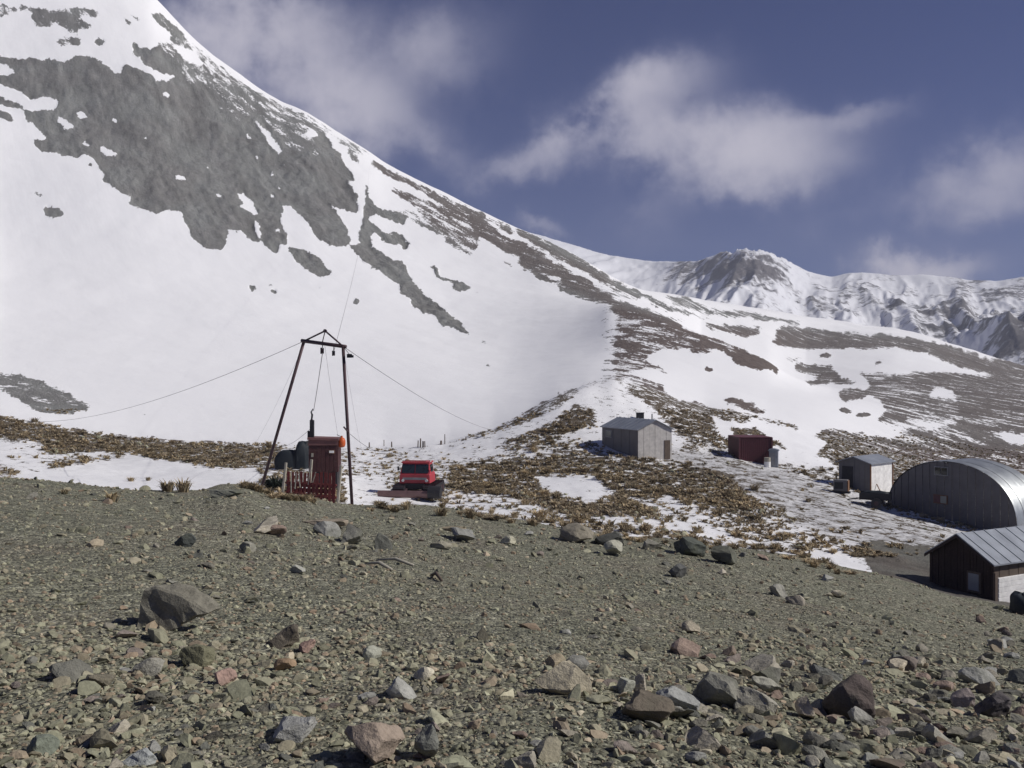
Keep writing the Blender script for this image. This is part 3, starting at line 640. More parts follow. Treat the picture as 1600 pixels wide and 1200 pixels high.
def pulley(c, s=1.0):
    q = MB().box(c - org, (0.05 * s, 0.16 * s, 0.26 * s)).box(c - org + Vector((0.09 * s, 0, 0)), (0.02 * s, 0.14 * s, 0.24 * s)).build('pulley', M['dark'], py_)
    MB().tube([c - org + Vector((.025 * s, 0, 0)), c - org + Vector((.08 * s, 0, 0))], 0.105 * s, 14).build('sheave', M['steel'], q)
    MB().tube([c - org + Vector((0.05 * s, 0, .12 * s)), c - org + Vector((0.05 * s, 0, .36 * s))], 0.018, 6).build('shackle', M['steel'], q)
p1 = px3(502, 548, 39.3); p2 = px3(520, 552, 39.2); pulley(p1); pulley(p2, .85)
MB().tube([px3(545, 676, 38.7) - org, px3(537, 667, 38.5) - org], 0.035, 8).build('side_bracket', M['steel'], py_)
br_ = px3(546, 556, 38.9)
MB().box(br_ - org, (0.20, 0.12, 0.16)).box(br_ - org + Vector((.13, 0, -.02)), (0.08, .1, .1)).tube([TR - org, br_ - org + Vector((0, 0, .06))], 0.012, 5).build('cable_clamp', M['dark'], py_)
def cable(name, a, b_, sag, r, label, cat='cable', group=None, n=28):
    pts = []
    for i in range(n + 1):
        t_ = i / n; p = lerp(a, b_, t_); p = p - Vector((0, 0, sag * 4 * t_ * (1 - t_))); pts.append(p - a)
    o = MB().tube(pts, r, 5).build(name, M['rope'], None, smooth=True); o.location = a
    return tag(o, label, cat, group)
cable('guy_cable', TL, place(20, 90), 1.3, 0.011, 'long thin guy cable running left from the pylon head over the snow')
cable('guy_cable', TR, hit(768, 672), 0.5, 0.013, 'long thin guy cable running right from the pylon head down to the snow rim')
cable('guy_cable', px3(547, 678, 38.8), place(600, 88), 0.3, 0.011, 'short low cable from the right pylon leg down towards the little posts')
cable('guy_cable', px3(487, 668, 52), place(438, 89), 0.25, 0.011, 'short low cable running left from the winch mast above the dark tarpaulin')
cable('haul_cable', p2 + Vector((.05, 0, .1)), hit(577, 262), 5.0, 0.009, 'steel haul cable climbing from the small pulley up the snow slope to the ridge', group=None, n=50)
cable('haul_cable', p1 + Vector((.05, 0, -.1)), px3(490, 642, 51.5), 0.05, 0.016, 'rope hanging from the pylon pulley to the top of the winch mast')
cable('stay_cable', TL + Vector((0, 0.1, -.1)), place(392, 86), 0.3, 0.005, 'faint back stay dropping left behind the left pylon leg')
cable('stay_cable', TR + Vector((0, 0.1, -.1)), place(566, 86), 0.3, 0.005, 'faint back stay dropping behind the right pylon leg')
cable('stay_cable', mid + Vector((0.1, 0.05, -.05)), px3(529, 688, 51), 0.1, 0.006, 'faint rope slanting from the crossbeam down to the orange float')

# winch mast
bz = place(487, 51.6)
wm = root('winch_mast', bz, 0, 'narrow dark mast of stacked blocks rising beside the red lift booth', 'mast')
H = px3(487, 655, 51.6).z - bz.z
MB().tube([(0, 0, 0), (0, 0, H)], [0.09, 0.07], 8).build('post', M['steel'], wm)
MB().box((0.02, 0, H - 0.55), (0.22, 0.2, 1.0)).box((-0.14, 0, H - 0.9), (0.16, 0.16, 0.5)).build('gear_housing', M['dark'], wm)
MB().tube([(0, 0, H), (0.03, 0, H + .25), (-.03, 0, H + .4), (.08, 0, H + .58)], [.05, .06, .04, .03], 7).build('hook_block', M['dark'], wm)
MB().box((-.22, .02, H - 1.35), (0.12, 0.1, 0.3)).box((-.05, .02, H - 1.5), (0.1, 0.1, 0.25)).build('control_lever', M['cream'], wm)

# red booth
bb = place(508, 52.0); top = px3(508, 678, 52).z - bb.z; W = 1.62; Dp = 1.5
bt = root('lift_booth', bb, math.radians(4), 'small dark red wooden lift booth with slanted roof between the pylon legs', 'booth')
h0 = 1.0; hb = top - 0.28
MB().box((0, 0, h0 / 2), (W * .92, Dp * .9, h0)).build('plinth', M['dark'], bt)
nb = 7
for sgn, ax in ((-1, 'y'), (1, 'y'), (-1, 'x'), (1, 'x')):
    for i in range(nb):
        wd = (W if ax == 'y' else Dp - .06) / nb; u = -((W if ax == 'y' else Dp - .06)) / 2 + wd * (i + .5)
        dz = 0.012 * ((i * 7) % 3)
        if ax == 'y': c = (u, sgn * (Dp / 2 - .015 - .006 * (i % 2)), h0 + (hb - h0) / 2); d = (wd - .012, .03, hb - h0 - dz)
        else: c = (sgn * (W / 2 - .018 - .006 * (i % 2)), u, h0 + (hb - h0) / 2); d = (.03, wd - .012, hb - h0 - dz)
        if i == 0 and ax == 'y' and sgn == -1: pm = MB().box(c, d).build('plank', M['red'], bt).data
        MB().box(c, d).build('plank', M['red'], bt) if not (i == 0 and ax == 'y' and sgn == -1) else None
MB().box((0, 0, h0 + .9), (W - .12, Dp - .12, hb - h0 - .1)).build('inner_lining', M['darkwood'], bt)
MB().prism([(-W/2 - .06, 0), (W/2 + .06, -.05), (W/2 + .06, .06), (-W/2 - .06, .12)], (0, -Dp/2 - .1, hb), (1, 0, 0), (0, 0, 1), (0, Dp + .2, .0)).build('roof', M['redroof'], bt)
MB().box((0, -Dp/2 - .03, hb - .16), (W + .02, .035, .30)).build('fascia_board', M['redroof'], bt)
wf_ = MB().box((.46, -Dp/2 - .02, h0 + 1.12), (.32, .03, .20)).build('window', M['trim'], bt); MB().box((.46, -Dp/2 - .04, h0 + 1.13), (.26, .02, .13)).build('pane', M['white'], wf_)
MB().box((-.60, -Dp/2 - .03, h0 + .95), (.12, .04, .22)).build('handle', M['cream'], bt)
# orange float hung on the booth
fo = MB(); pc = px3(534, 691, 51.6)
fo.tube([(0, 0, -.28), (0, 0, -.24), (0, 0, -.1), (0, 0, .1), (0, 0, .22), (0, 0, .27), (0, 0, .36)], [.10, .17, .21, .21, .15, .06, .05], 14)
of = fo.build('orange_float', M['orange'], None, smooth=True); of.location = pc
tag(of, 'round orange float hanging at the right side of the red booth', 'float')
MB().tube([(0, 0, .3), (-.28, .02, .42)], .02, 6).build('hanging_loop', M['rope'], of)

# tarpaulin covered engine
eb = place(461, 64)
en = root('covered_engine', eb, 0, 'dark blue tarpaulin bundle over the winch engine left of the red booth', 'engine')
def cloth_lump(sx, sy, sz, seed, n=18, m=10, flat=.7):
    q = MB(); vs = []
    for j in range(m + 1):
        ph = j / m * math.pi / 2
        for i in range(n):
            th = 2 * math.pi * i / n; r = 1 + .12 * math.sin(3 * th + seed) + .08 * math.sin(7 * th + 2 * seed + 3 * ph)
            cx = abs(math.cos(th)) ** flat * math.copysign(1, math.cos(th)); cy_ = abs(math.sin(th)) ** flat * math.copysign(1, math.sin(th))
            vs.append((sx * r * cx * math.cos(ph) ** .32, sy * r * cy_ * math.cos(ph) ** .32, sz * math.sin(ph) ** .8 * (1 + .06 * math.sin(4 * th + seed))))
    fs = [(j * n + i, j * n + (i + 1) % n, (j + 1) * n + (i + 1) % n, (j + 1) * n + i) for j in range(m) for i in range(n)]
    q.add(vs, fs); return q
o = cloth_lump(.46, .55, px3(472, 691, 64).z - eb.z, 1.0, flat=.35).build('tarpaulin', M['tarp'], en, smooth=True); o.location = (.52, 0, 0)
o = cloth_lump(.85, .6, px3(450, 704, 64).z - eb.z, 2.2, flat=.5).build('cover', M['tarp'], en, smooth=True); o.location = (-.42, -.1, 0)
MB().box((0.05, -.1, .25), (1.5, .8, .5)).build('base_frame', M['dark'], en)

# red paling fence before the booth
fb = place(487, 40.6)
fe = root('paling_fence', fb, 0, 'short red paling fence with pale leaning posts in front of the lift booth', 'fence')
def loc(px, py, Y): return px3(px, py, Y) - fb
for (a, b_, Y) in (((441, 766), (447, 723), 40.9), ((482, 762), (487, 718), 41.0), ((526, 792), (533, 727), 39.7)):
    p, q = loc(*a, Y), loc(*b_, Y); MB().tube([p - Vector((0, 0, .4)), q], [.075, .06], 6).build('post', M['cream'], fe)
for i in range(12):
    f = i / 11; x = 451 + f * 71; Y = 40.7 - f * 0.9
    tp = loc(x + random.uniform(-.6, .6), 737.5 + f * 1.5 + random.uniform(-1.2, 1.2), Y); bt_ = loc(x - 1.2 + random.uniform(-.8, .8), 778 + 14 * f, Y)
    d = tp - bt_; ang = math.atan2(d.x, d.z)
    Mx = Matrix.Rotation(ang, 3, 'Y'); MB().box((tp + bt_) / 2, (.125 + .02 * (i % 2), .025, d.length), M=Mx).build('paling', M['fencered'], fe)
for i, (x, y1_, y2_, ln_) in enumerate([(455, 738, 770, 0), (462, 739, 764, 1), (468, 738, 762, -1), (474, 733, 753, 1), (483, 734, 757, 1.5), (491, 738, 754, 2.5), (501, 741, 760, -.5), (509, 740, 750, 1), (518, 742, 762, -1)]):
    tp, bt_ = loc(x + ln_, y1_, 40.2), loc(x - ln_, y2_, 40.2); d = tp - bt_
    MB().box((tp + bt_) / 2, (.042, .03, d.length), M=Matrix.Rotation(math.atan2(d.x, d.z), 3, 'Y')).build('bright_gap_strip', M['cream'], fe)  # cream strips added to stand in for bright gaps between the palings
for yy in (754, 768):
    a, b_ = loc(446, yy, 40.75), loc(526, yy + 4 + (yy - 754) * .4, 39.85)
    MB().tube([a, b_], .05, 4).build('rail', M['fencered'], fe)
for k in range(3):
    a, b_ = loc(448, 757 + k * 7, 40.95), loc(524, 759 + k * 10, 40.05); mm = (a + b_) / 2; d = b_ - a
    MB().box(mm, (d.length, .02, .19), rz=math.atan2(d.y, d.x)).build('lower_board', M['fencered'], fe)

# ------------------------------------------------------------------ snow groomer
sb_ = place(655, 58.5)
sc_ = root('snow_groomer', sb_, math.radians(-6), 'bright red tracked snow groomer with wide blade parked facing the slope', 'snow vehicle')
for s_ in (-1, 1):
    pr = [(-1.9, .35), (-1.6, .05), (1.5, .05), (1.85, .4), (1.6, .72), (-1.7, .72)]
    tk = MB().prism(pr, (s_ * .95 - .36, 0, 0), (0, -1, 0), (0, 0, 1), (.72, 0, 0)).build('track', M['dark'], sc_)
    for i in range(5): MB().tube([(s_ * .95 - .38, -1.4 + .65 * i, .36), (s_ * .95 + .38, -1.4 + .65 * i, .36)], .24, 12).build('road_wheel', M['steel'], tk)
    for i in range(9): MB().box((s_ * .95, -1.5 + .38 * i, .745), (.76, .05, .05)).build('grouser', M['steel'], tk)
    for i in range(4): MB().box((s_ * .95, -1.8 - .02 * (i % 2), .22 + i * .15), (.76, .05, .045)).build('grouser', M['steel'], tk)
MB().box((0, .2, .66), (1.2, 3.2, .34)).build('chassis', M['dark'], sc_)
y0 = -1.35
MB().prism([(-.98, .82), (.98, .82), (.96, 1.42), (-.96, 1.42)], (0, y0, 0), (1, 0, 0), (0, 0, 1), (0, 1.7, 0)).build('body', M['catred'], sc_, bevel=.05)
cabf = MB().add([(-.94, y0 + .04, 1.42), (.94, y0 + .04, 1.42), (.94, y0 + 1.5, 1.42), (-.94, y0 + 1.5, 1.42), (-.82, y0 + .30, 2.08), (.82, y0 + .30, 2.08), (.82, y0 + 1.4, 2.08), (-.82, y0 + 1.4, 2.08)],
    [(3, 2, 1, 0), (4, 5, 6, 7), (0, 1, 5, 4), (1, 2, 6, 5), (2, 3, 7, 6), (3, 0, 4, 7)]).build('cab', M['catred'], sc_)
slope = math.atan2(.26, .66)
Mw = Matrix.Rotation(-slope, 3, 'X')
for s_ in (-1, 1):
    wq = MB().box((s_ * .43, y0 + .14, 1.73), (.80, .03, .56), M=Mw).build('windshield', M['glass'], cabf)
    MB().box((s_ * .90, y0 + .86, 1.74), (.03, .8, .46), M=Matrix.Rotation(-s_ * .18, 3, 'Y')).build('side_window', M['glass'], cabf)
    MB().tube([(s_ * .43 - .1, y0 + .05, 1.5), (s_ * .43 + .22, y0 + .13, 1.86)], .012, 5).build('wiper', M['dark'], wq)
    lamp = MB().tube([(s_ * .74, y0 - .05, 1.02), (s_ * .74, y0 + .05, 1.02)], .09, 12).build('headlight', M['chrome'], sc_)
    MB().box((s_ * 1.06, y0 + .1, 1.75), (.10, .06, .26)).tube([(s_ * .9, y0 + .2, 1.6), (s_ * 1.06, y0 + .1, 1.72)], .015, 5).build('mirror', M['dark'], sc_)
MB().box((0, y0 + .84, 2.11), (1.78, 1.3, .09)).build('roof', M['catred'], cabf, bevel=.02)
MB().tube([(.88, y0 + .5, 2.14), (.88, y0 + .5, 2.28)], .055, 10).build('beacon', M['chrome'], sc_)
MB().box((-.1, y0 + .35, 2.2), (1.5, .05, .05)).build('lamp_bar', M['trim'], sc_)
MB().box((0, y0 - .012, 1.13), (1.5, .03, .14)).build('grille', M['grey'], sc_)
for i in range(6): MB().box((-.45 + i * .18, y0 + .05, .68), (.05, .1, .3)).build('front_bar', M['steel'], sc_)
bl = MB().prism([(0, 0), (-.09, .12), (-.10, .28), (-.03, .44), (.03, .44), (-.04, .28), (-.03, .12), (.07, 0)], (-2.1, -2.25, .05), (0, 1, 0), (0, 0, 1), (3.7, 0, 0)).build('blade', M['blade'], sc_)
for s_ in (-1, 1): MB().tube([(s_ * .5, -2.2, .35), (s_ * .5, -1.3, .5)], .06, 8).build('blade_arm', M['steel'], sc_)
MB().tube([(1.02, -2.1, .40), (1.78, -2.12, .38)], [.40, .38], 14).build('snow_roller', M['dark'], sc_)
MB().box((0, 1.15, 1.0), (1.5, 1.3, .3)).build('load_bed', M['dark'], sc_)

# ------------------------------------------------------------------ buildings
def frame2(P0, P1):
    """origin P0, x axis along the wall P0->P1, y axis away from the viewer behind it"""
    d = (Vector(P1) - Vector(P0)); d.z = 0; L_ = d.length; d.normalize(); return d, Vector((-d.y, d.x, 0)), L_, math.atan2(d.y, d.x)
def sheets(parent, mat, x0, x1, y, z0, ztop, n, name='wall_panel', depth=.03, axis='x', fixed=0, proud=.012):
    """wall of upright sheets with open seams, each a piece of its own"""
    for i in range(n):
        a = x0 + (x1 - x0) * i / n; b_ = x0 + (x1 - x0) * (i + 1) / n; g = .008; ya = y + (proud if i % 2 else 0)
        za, zb_ = ztop(a + g), ztop(b_ - g)
        if axis == 'x': MB().prism([(a + g, z0), (b_ - g, z0), (b_ - g, zb_), (a + g, za)], (0, ya, 0), (1, 0, 0), (0, 0, 1), (0, depth, 0)).build(name, mat, parent)
        else: MB().prism([(a + g, z0), (b_ - g, z0), (b_ - g, zb_), (a + g, za)], (ya, 0, 0), (0, 1, 0), (0, 0, 1), (depth, 0, 0)).build(name, mat, parent)
def base_z(pts, dz=0.12): return min(ground(p[0], p[1]) for p in pts) - dz

# grey hut on the mound
A = Vector((8.12, 83.0, 0)); B = Vector((10.50, 77.0, 0)); d, nrm, L1, rz = frame2(A, B); Wd = 3.25
cs = [A, B, A + nrm * Wd, B + nrm * Wd]; zb_ = base_z(cs)
zt = max(ground(p[0], p[1]) for p in (A, B)); eh = 2.15 + (zt - zb_) * .5
hu = root('grey_hut', (A.x, A.y, zb_), rz, 'grey sheet metal hut with low gable roof and pale sunlit end standing on the mound', 'hut')
rg = eh + .75
MB().prism([(0, 0), (Wd, 0), (Wd, eh), (Wd / 2, rg), (0, eh)], (0.05, 0, 0), (0, 1, 0), (0, 0, 1), (L1 - .1, 0, 0)).build('inner_walls', M['darkwood'], hu)
for v in [hu.children[0].data]: v.transform(Matrix.Diagonal((1, .97, .985, 1)) @ Matrix.Translation((0, .05, 0)))
sheets(hu, M['qfront'], 0, L1, -.03, 0, lambda x: eh, 9)  # darker sheets hold the shade of this wall in their colour
sheets(hu, M['pale'], 0, Wd, L1 - .02, 0, lambda y: eh + (rg - eh) * (1 - abs(y - Wd / 2) / (Wd / 2)) - .02, 6, axis='y')  # paler sheets put the sunlight on this end into their colour
def roof_pair(parent, L_, W_, eh_, rg_, mat, oh=.18, name='roof', th=.06, ribs=0):
    for sgn in (0, 1):
        y_a = -oh if sgn == 0 else W_ + oh; ze = eh_ - oh * (rg_ - eh_) / (W_ / 2)
        pl = [(y_a, ze), (W_ / 2, rg_), (W_ / 2, rg_ + th), (y_a, ze + th)]
        r_ = MB().prism(pl, (-oh, 0, 0), (0, 1, 0), (0, 0, 1), (L_ + 2 * oh, 0, 0)).build(name, mat, parent)
        for k in range(ribs):
            xk = -oh + (L_ + 2 * oh) * (k + .5) / ribs
            MB().prism([(y_a, ze + th), (W_ / 2, rg_ + th), (W_ / 2, rg_ + th + .035), (y_a, ze + th + .035)], (xk - .03, 0, 0), (0, 1, 0), (0, 0, 1), (.06, 0, 0)).build('roof_rib', mat, r_)
roof_pair(hu, L1, Wd, eh, rg, M['roofz'], ribs=8)
wq = MB().box((1.35, -.05, eh - .62), (1.15, .05, .62)).build('window', M['grey'], hu); MB().box((1.35, -.085, eh - .62), (1.0, .02, .48)).build('pane', M['pane'], wq)
MB().tube([(L1 - 1.0, Wd / 2 + .3, rg - .1), (L1 - 1.0, Wd / 2 + .3, rg + .5)], .05, 8).build('stove_pipe', M['dark'], hu)
MB().box((L1 + .03, Wd - .45, .95), (.05, .55, 1.6)).build('door', M['wood'], hu)
MB().box((L1 / 2, -.06, .1), (L1, .05, .16)).build('skirting', M['dark'], hu)

# small dark box above the hut
pb = hit(1000, 655); ob = MB().box((0, 0, .3), (.75, .5, .55)).box((0, 0, .6), (.85, .6, .06)).box((-.3, -.2, .02), (.08, .08, .2)).box((.3, -.2, .02), (.08, .08, .2)).build('equipment_box', M['dark'], None); ob.location = pb
tag(ob, 'small black equipment box on the snow right above the grey hut', 'box')
ob.data.transform(Matrix.Translation((0, 0, .05)))

# crimson container
A = Vector(((1138 - 800) / F * 85, 85, 0)); B = Vector(((1155 - 800) / F * 81.5, 81.5, 0)); d, nrm, L1, rz = frame2(A, B)
W2 = 2.95; cs = [A, B, A + nrm * W2, B + nrm * W2]; zb_ = base_z(cs); hh_ = px3(1155, 684, 81.5).z - zb_
co = root('cargo_container', (A.x, A.y, zb_), rz, 'dull crimson steel container under the dark rocky bank', 'container')
MB().box((L1 / 2, W2 / 2, hh_ / 2), (L1 - .12, W2 - .12, hh_ - .04)).build('inner_walls', M['contred'], co)
for k in range(16):
    yk = W2 * (k + .5) / 16; MB().box((L1 - .03, yk, hh_ / 2), (.06, .10, hh_ - .24)).build('rib', M['contred'], co)
for k in range(12):
    xk = L1 * (k + .5) / 12; MB().box((xk, .03, hh_ / 2), (.15, .06, hh_ - .24)).build('rib', M['contred'], co)
for (x, y) in ((0.04, 0.04), (L1 - .02, .04), (L1 - .02, W2 - .02)): MB().box((x, y, hh_ / 2), (.12, .12, hh_)).build('corner_post', M['contred'], co)
MB().box((L1 / 2, W2 / 2, hh_ + .02), (L1 + .04, W2 + .04, .07)).build('roof', M['contred'], co)
MB().box((L1 / 2, W2 / 2, .06), (L1 + .04, W2 + .04, .13)).build('floor_beam', M['dark'], co)
# narrow grey shed beside it
pt = place(1209, 81.0); zt_ = px3(1209, 704, 81).z - pt.z
sh = root('tool_locker', pt, math.radians(-20), 'narrow grey-blue metal locker at the right end of the crimson container', 'locker')
MB().box((0, 0, zt_ / 2), (.75, .8, zt_)).build('cabinet', M['roofz'], sh)
MB().prism([(-.48, zt_), (.48, zt_), (.4, zt_ + .1), (0, zt_ + .2), (-.4, zt_ + .1)], (0, -.48, 0), (1, 0, 0), (0, 0, 1), (0, .96, 0)).build('lid', M['roofz'], sh)
MB().box((-.1, -.42, zt_ / 2), (.5, .04, zt_ - .3)).build('door', M['grey'], sh)
ps = place(1199, 79.6); dsh = MB().tube([(0, 0, 0), (0, 0, .5)], .28, 14).build('fuel_drum', M['white'], None); dsh.location = ps + Vector((0, 0, .0))
MB().tube([(0, 0, .5), (0, 0, .85)], .27, 14).build('lid', M['cream'], dsh); tag(dsh, 'pale drum standing in front of the grey-blue locker', 'drum')

# white-sided hut: gable end dark, long side in the sun
A = Vector(((1311 - 800) / F * 74, 74, 0)); B = Vector(((1360 - 800) / F * 72, 72, 0)); d, nrm, L1, rz = frame2(A, B)
W2 = 3.5; cs = [A, B, A + nrm * W2, B + nrm * W2]; zb_ = base_z(cs, .05); eh = px3(1360, 724, 72).z - zb_ ; rg = eh + .42
h2_ = root('sunlit_hut', (A.x, A.y, zb_), rz, 'small dark-fronted hut with bright sunlit right wall beside the arched hangar', 'hut')
MB().prism([(0.04, 0), (L1 - .04, 0), (L1 - .04, eh - .03), (L1 / 2, rg - .05), (0.04, eh - .03)], (0, .04, 0), (1, 0, 0), (0, 0, 1), (0, W2 - .08, 0)).build('inner_walls', M['darkwood'], h2_)
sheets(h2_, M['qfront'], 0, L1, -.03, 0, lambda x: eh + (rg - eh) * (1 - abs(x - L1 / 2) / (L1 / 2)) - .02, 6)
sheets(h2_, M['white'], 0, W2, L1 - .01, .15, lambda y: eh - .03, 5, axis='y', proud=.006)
for y in (-.02, W2): MB().box((L1 + .03, y, eh / 2), (.09, .10, eh)).build('corner_trim', M['trim'], h2_)
for sgn in (0, 1):
    xa = -.2 if sgn == 0 else L1 + .2
    MB().prism([(xa, eh - .08), (L1 / 2, rg), (L1 / 2, rg + .07), (xa, eh - .01)], (0, -.25, 0), (1, 0, 0), (0, 0, 1), (0, W2 + .5, 0)).build('roof', M['roofz'], h2_)
MB().box((L1 + .04, W2 / 2, .08), (.06, W2, .14)).build('sill_beam', M['trim'], h2_)
MB().tube([(L1 + .8, .5, .1), (L1 + .05, .9, 1.1)], .04, 6).build('prop', M['trim'], h2_)
MB().box((.75, -.06, eh * .45), (.9, .04, eh * .85)).build('door', M['dark'], h2_)

# generator crate
pg = place(1314, 69.5)
ge = root('generator', pg, math.radians(-28), 'small grey generator box with rusty end left of the sunlit hut', 'generator')
MB().box((0, 0, .62), (1.0, .7, .85)).build('housing', M['qfront'], ge, bevel=.03)
MB().box((.53, 0, .6), (.06, .66, .8)).build('end_panel', M['trim'], ge)
for s_ in (-1, 1):
    MB().box((0, s_ * .3, .1), (1.3, .09, .12)).build('skid', M['dark'], ge)
MB().tube([(-.3, 0, 1.04), (-.3, 0, 1.3)], .04, 8).build('exhaust', M['dark'], ge)
MB().box((-.1, -.36, .62), (.6, .03, .5)).build('vent_panel', M['dark'], ge)
# low trailer in the hangar's shade
ptl = place(1368, 66.0)
tr = root('trailer', ptl, math.radians(-25), 'low black trailer standing in the shade left of the arched hangar', 'trailer')
MB().box((0, 0, .62), (2.1, 1.3, .12)).box((0, -.62, .85), (2.1, .06, .4)).box((0, .62, .85), (2.1, .06, .4)).build('bed', M['dark'], tr)
for i in range(6): MB().box((-.85 + .34 * i, 0, .72), (.30, 1.15, .05)).build('plank', M['darkwood'], tr)
for s_ in (-1, 1):
    wh = MB().tube([(0.1, s_ * .72, .36), (.1, s_ * .9, .36)], .36, 16).build('wheel', M['dark'], tr); MB().tube([(0.1, s_ * .71, .36), (.1, s_ * .915, .36)], .16, 12).build('rim', M['steel'], wh)
MB().tube([(-1.05, 0, .6), (-1.9, 0, .45)], .05, 6).build('drawbar', M['dark'], tr)
cl_ = cloth_lump(.9, .5, .45, 3.1); o = cl_.build('tarpaulin', M['tarp'], tr, smooth=True); o.location = (0, 0, .7)

# arched hangar
A = Vector(((1388 - 800) / F * 68.5, 68.5, 0)); B = Vector(((1590 - 800) / F * 60.0, 60.0, 0)); d, nrm, L1, rz = frame2(A, B)
R_ = L1 / 2; Lh = 3.4
zb_ = px3(1490, 812, 64).z - .25
zap = px3(1478, 722, 64.2).z - zb_
ha = root('arched_hangar', (A.x, A.y, zb_), rz, 'large half-round corrugated metal hangar with dark end wall', 'hangar')
def arch(th): # flatter than a true half circle, upright near the ground
    c_ = math.cos(th); return (R_ - R_ * abs(c_) ** 1.0 * math.copysign(1, c_), zap * math.sin(th) ** .82)
na = 40
def shell(r, y0_, y1_, name, mat, parent, amp=0.0, rows=2):
    q = MB(); vs = []; 
    for j in range(rows):
        yj = y0_ + (y1_ - y0_) * j / (rows - 1); a_ = amp * (1 if j % 2 else 0)
        for i in range(na + 1):
            x_, z_ = arch(math.pi * i / na); k = 1 + (r + a_) / R_; vs.append((R_ + (x_ - R_) * k, yj, z_ * k))
    q.add(vs, [(j * (na + 1) + i, j * (na + 1) + i + 1, (j + 1) * (na + 1) + i + 1, (j + 1) * (na + 1) + i) for j in range(rows - 1) for i in range(na)])
    return q.build(name, mat, parent, smooth=True)
nh = 4
for k in range(nh):
    shell(.06 + .03 * (k % 2), -.12 + (Lh + .12) * k / nh, -.12 + (Lh + .12) * (k + 1) / nh + .02, 'roof_sheet', M['zinc'], ha, amp=.045, rows=7)
shell(.0, 0.02, Lh, 'lining', M['dark'], ha)
# end wall of upright ribbed sheets
ns = 34
for k in range(ns):
    x0_, x1_ = 2 * R_ * k / ns + .01, 2 * R_ * (k + 1) / ns - .01
    def zt2(x): c_ = min(1, abs((R_ - x) / R_)); return zap * max(0.02, math.sqrt(max(0, 1 - c_ * c_))) ** .82
    pr = [(x0_, -.4), (x1_, -.4), (x1_, zt2(x1_)), ((x0_ + x1_) / 2, zt2((x0_ + x1_) / 2)), (x0_, zt2(x0_))]
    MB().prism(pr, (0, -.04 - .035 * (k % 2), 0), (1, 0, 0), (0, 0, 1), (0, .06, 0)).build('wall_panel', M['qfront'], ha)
def q_win(px, py, w_, h_, mat, pmat):
    # where the sight line meets the end wall
    o3 = Vector((0, 0, CZ)); dr = px3(px, py, 10) - o3; nn = Vector((nrm.x, nrm.y, 0)); t_ = (A - o3).dot(nn) / dr.dot(nn); p = o3 + dr * t_
    xl = (p - Vector((A.x, A.y, 0))).dot(d); zl_ = p.z - zb_
    f_ = MB().box((xl, -.10, zl_), (w_ + .12, .06, h_ + .12)).build('window', mat, ha)
    MB().box((xl - w_ / 4 - .01, -.14, zl_), (w_ / 2 - .03, .03, h_)).build('pane', pmat, f_); MB().box((xl + w_ / 4 + .01, -.14, zl_), (w_ / 2 - .03, .03, h_)).build('pane', M['pane'] if pmat is not M['glass'] else pmat, f_)
q_win(1472, 736, .95, .5, M['grey'], M['glass']); q_win(1471, 780, .95, .5, M['trim'], M['redroof'])
MB().box((2 * R_ + .35, Lh / 2, -.05), (.5, Lh, .5)).build('footing', M['pale'], ha)
MB().tube([(R_ - .03, -.1, zap * .985), (R_ - .03, -.35, zap * .985)], .05, 6).build('ridge_bracket', M['dark'], ha)

# dark gabled cabin at the lower right
A = Vector(((1453 - 800) / F * 39.6, 39.6, 0)); B = Vector(((1553 - 800) / F * 37.0, 37.0, 0)); d, nrm, L1, rz = frame2(A, B)
Lh = 8.0; zb_ = px3(1553, 943, 36.6).z - .1; eh = px3(1560, 880, 36.6).z - zb_; rg = px3(1508, 834, 38.4).z - zb_
ca = root('dark_cabin', (A.x, A.y, zb_), rz, 'dark boarded cabin with grey-blue roof and white garage door at lower right', 'cabin')
zg = lambda x: eh + (rg - eh) * (1 - abs(x - L1 / 2) / (L1 / 2)) - .03
MB().prism([(0.04, -.5), (L1 - .04, -.5), (L1 - .04, eh - .04), (L1 / 2, rg - .06), (0.04, eh - .04)], (0, .04, 0), (1, 0, 0), (0, 0, 1), (0, Lh - .08, 0)).build('inner_walls', M['dark'], ca)
sheets(ca, M['darkwood'], 0, L1, -.03, -.5, zg, 20, name='plank')
sheets(ca, M['wood'], 0, Lh, L1 - .01, -.5, lambda y: eh - .03, 26, name='plank', axis='y')
for sgn in (0, 1):
    xa = -.03 if sgn == 0 else L1 + .22; sl__ = (rg - eh) / (L1 / 2); ze = eh - .25 * sl__
    r_ = MB().prism([(xa, ze), (L1 / 2, rg), (L1 / 2, rg + .06), (xa, ze + .06)], (0, -.3, 0), (1, 0, 0), (0, 0, 1), (0, Lh + .6, 0)).build('roof', M['roofz'], ca)
    for k in range(12):
        yk = -.3 + (Lh + .6) * (k + .5) / 12
        MB().prism([(xa, ze + .06), (L1 / 2, rg + .06), (L1 / 2, rg + .09), (xa, ze + .09)], (0, yk - .02, 0), (1, 0, 0), (0, 0, 1), (0, .04, 0)).build('roof_seam', M['roofz'], r_)
    MB().prism([(xa, ze - .12), (L1 / 2, rg - .12), (L1 / 2, rg), (xa, ze)], (0, -.33, 0), (1, 0, 0), (0, 0, 1), (0, .04, 0)).build('barge_board', M['darkwood'], ca)
wq = MB().box((L1 * .72, -.07, .72), (.62, .05, .85)).build('window', M['wood'], ca); MB().box((L1 * .72, -.105, .72), (.46, .02, .68)).build('pane', M['roofz'], wq)
gd = MB().box((L1 + .05, 1.05, .42), (.04, 1.75, 1.2)).build('garage_door', M['white'], ca)
for k in range(6): MB().box((L1 + .078, 1.05, -.08 + .2 * k), (.02, 1.70, .17)).build('door_slat', M['white'], gd)
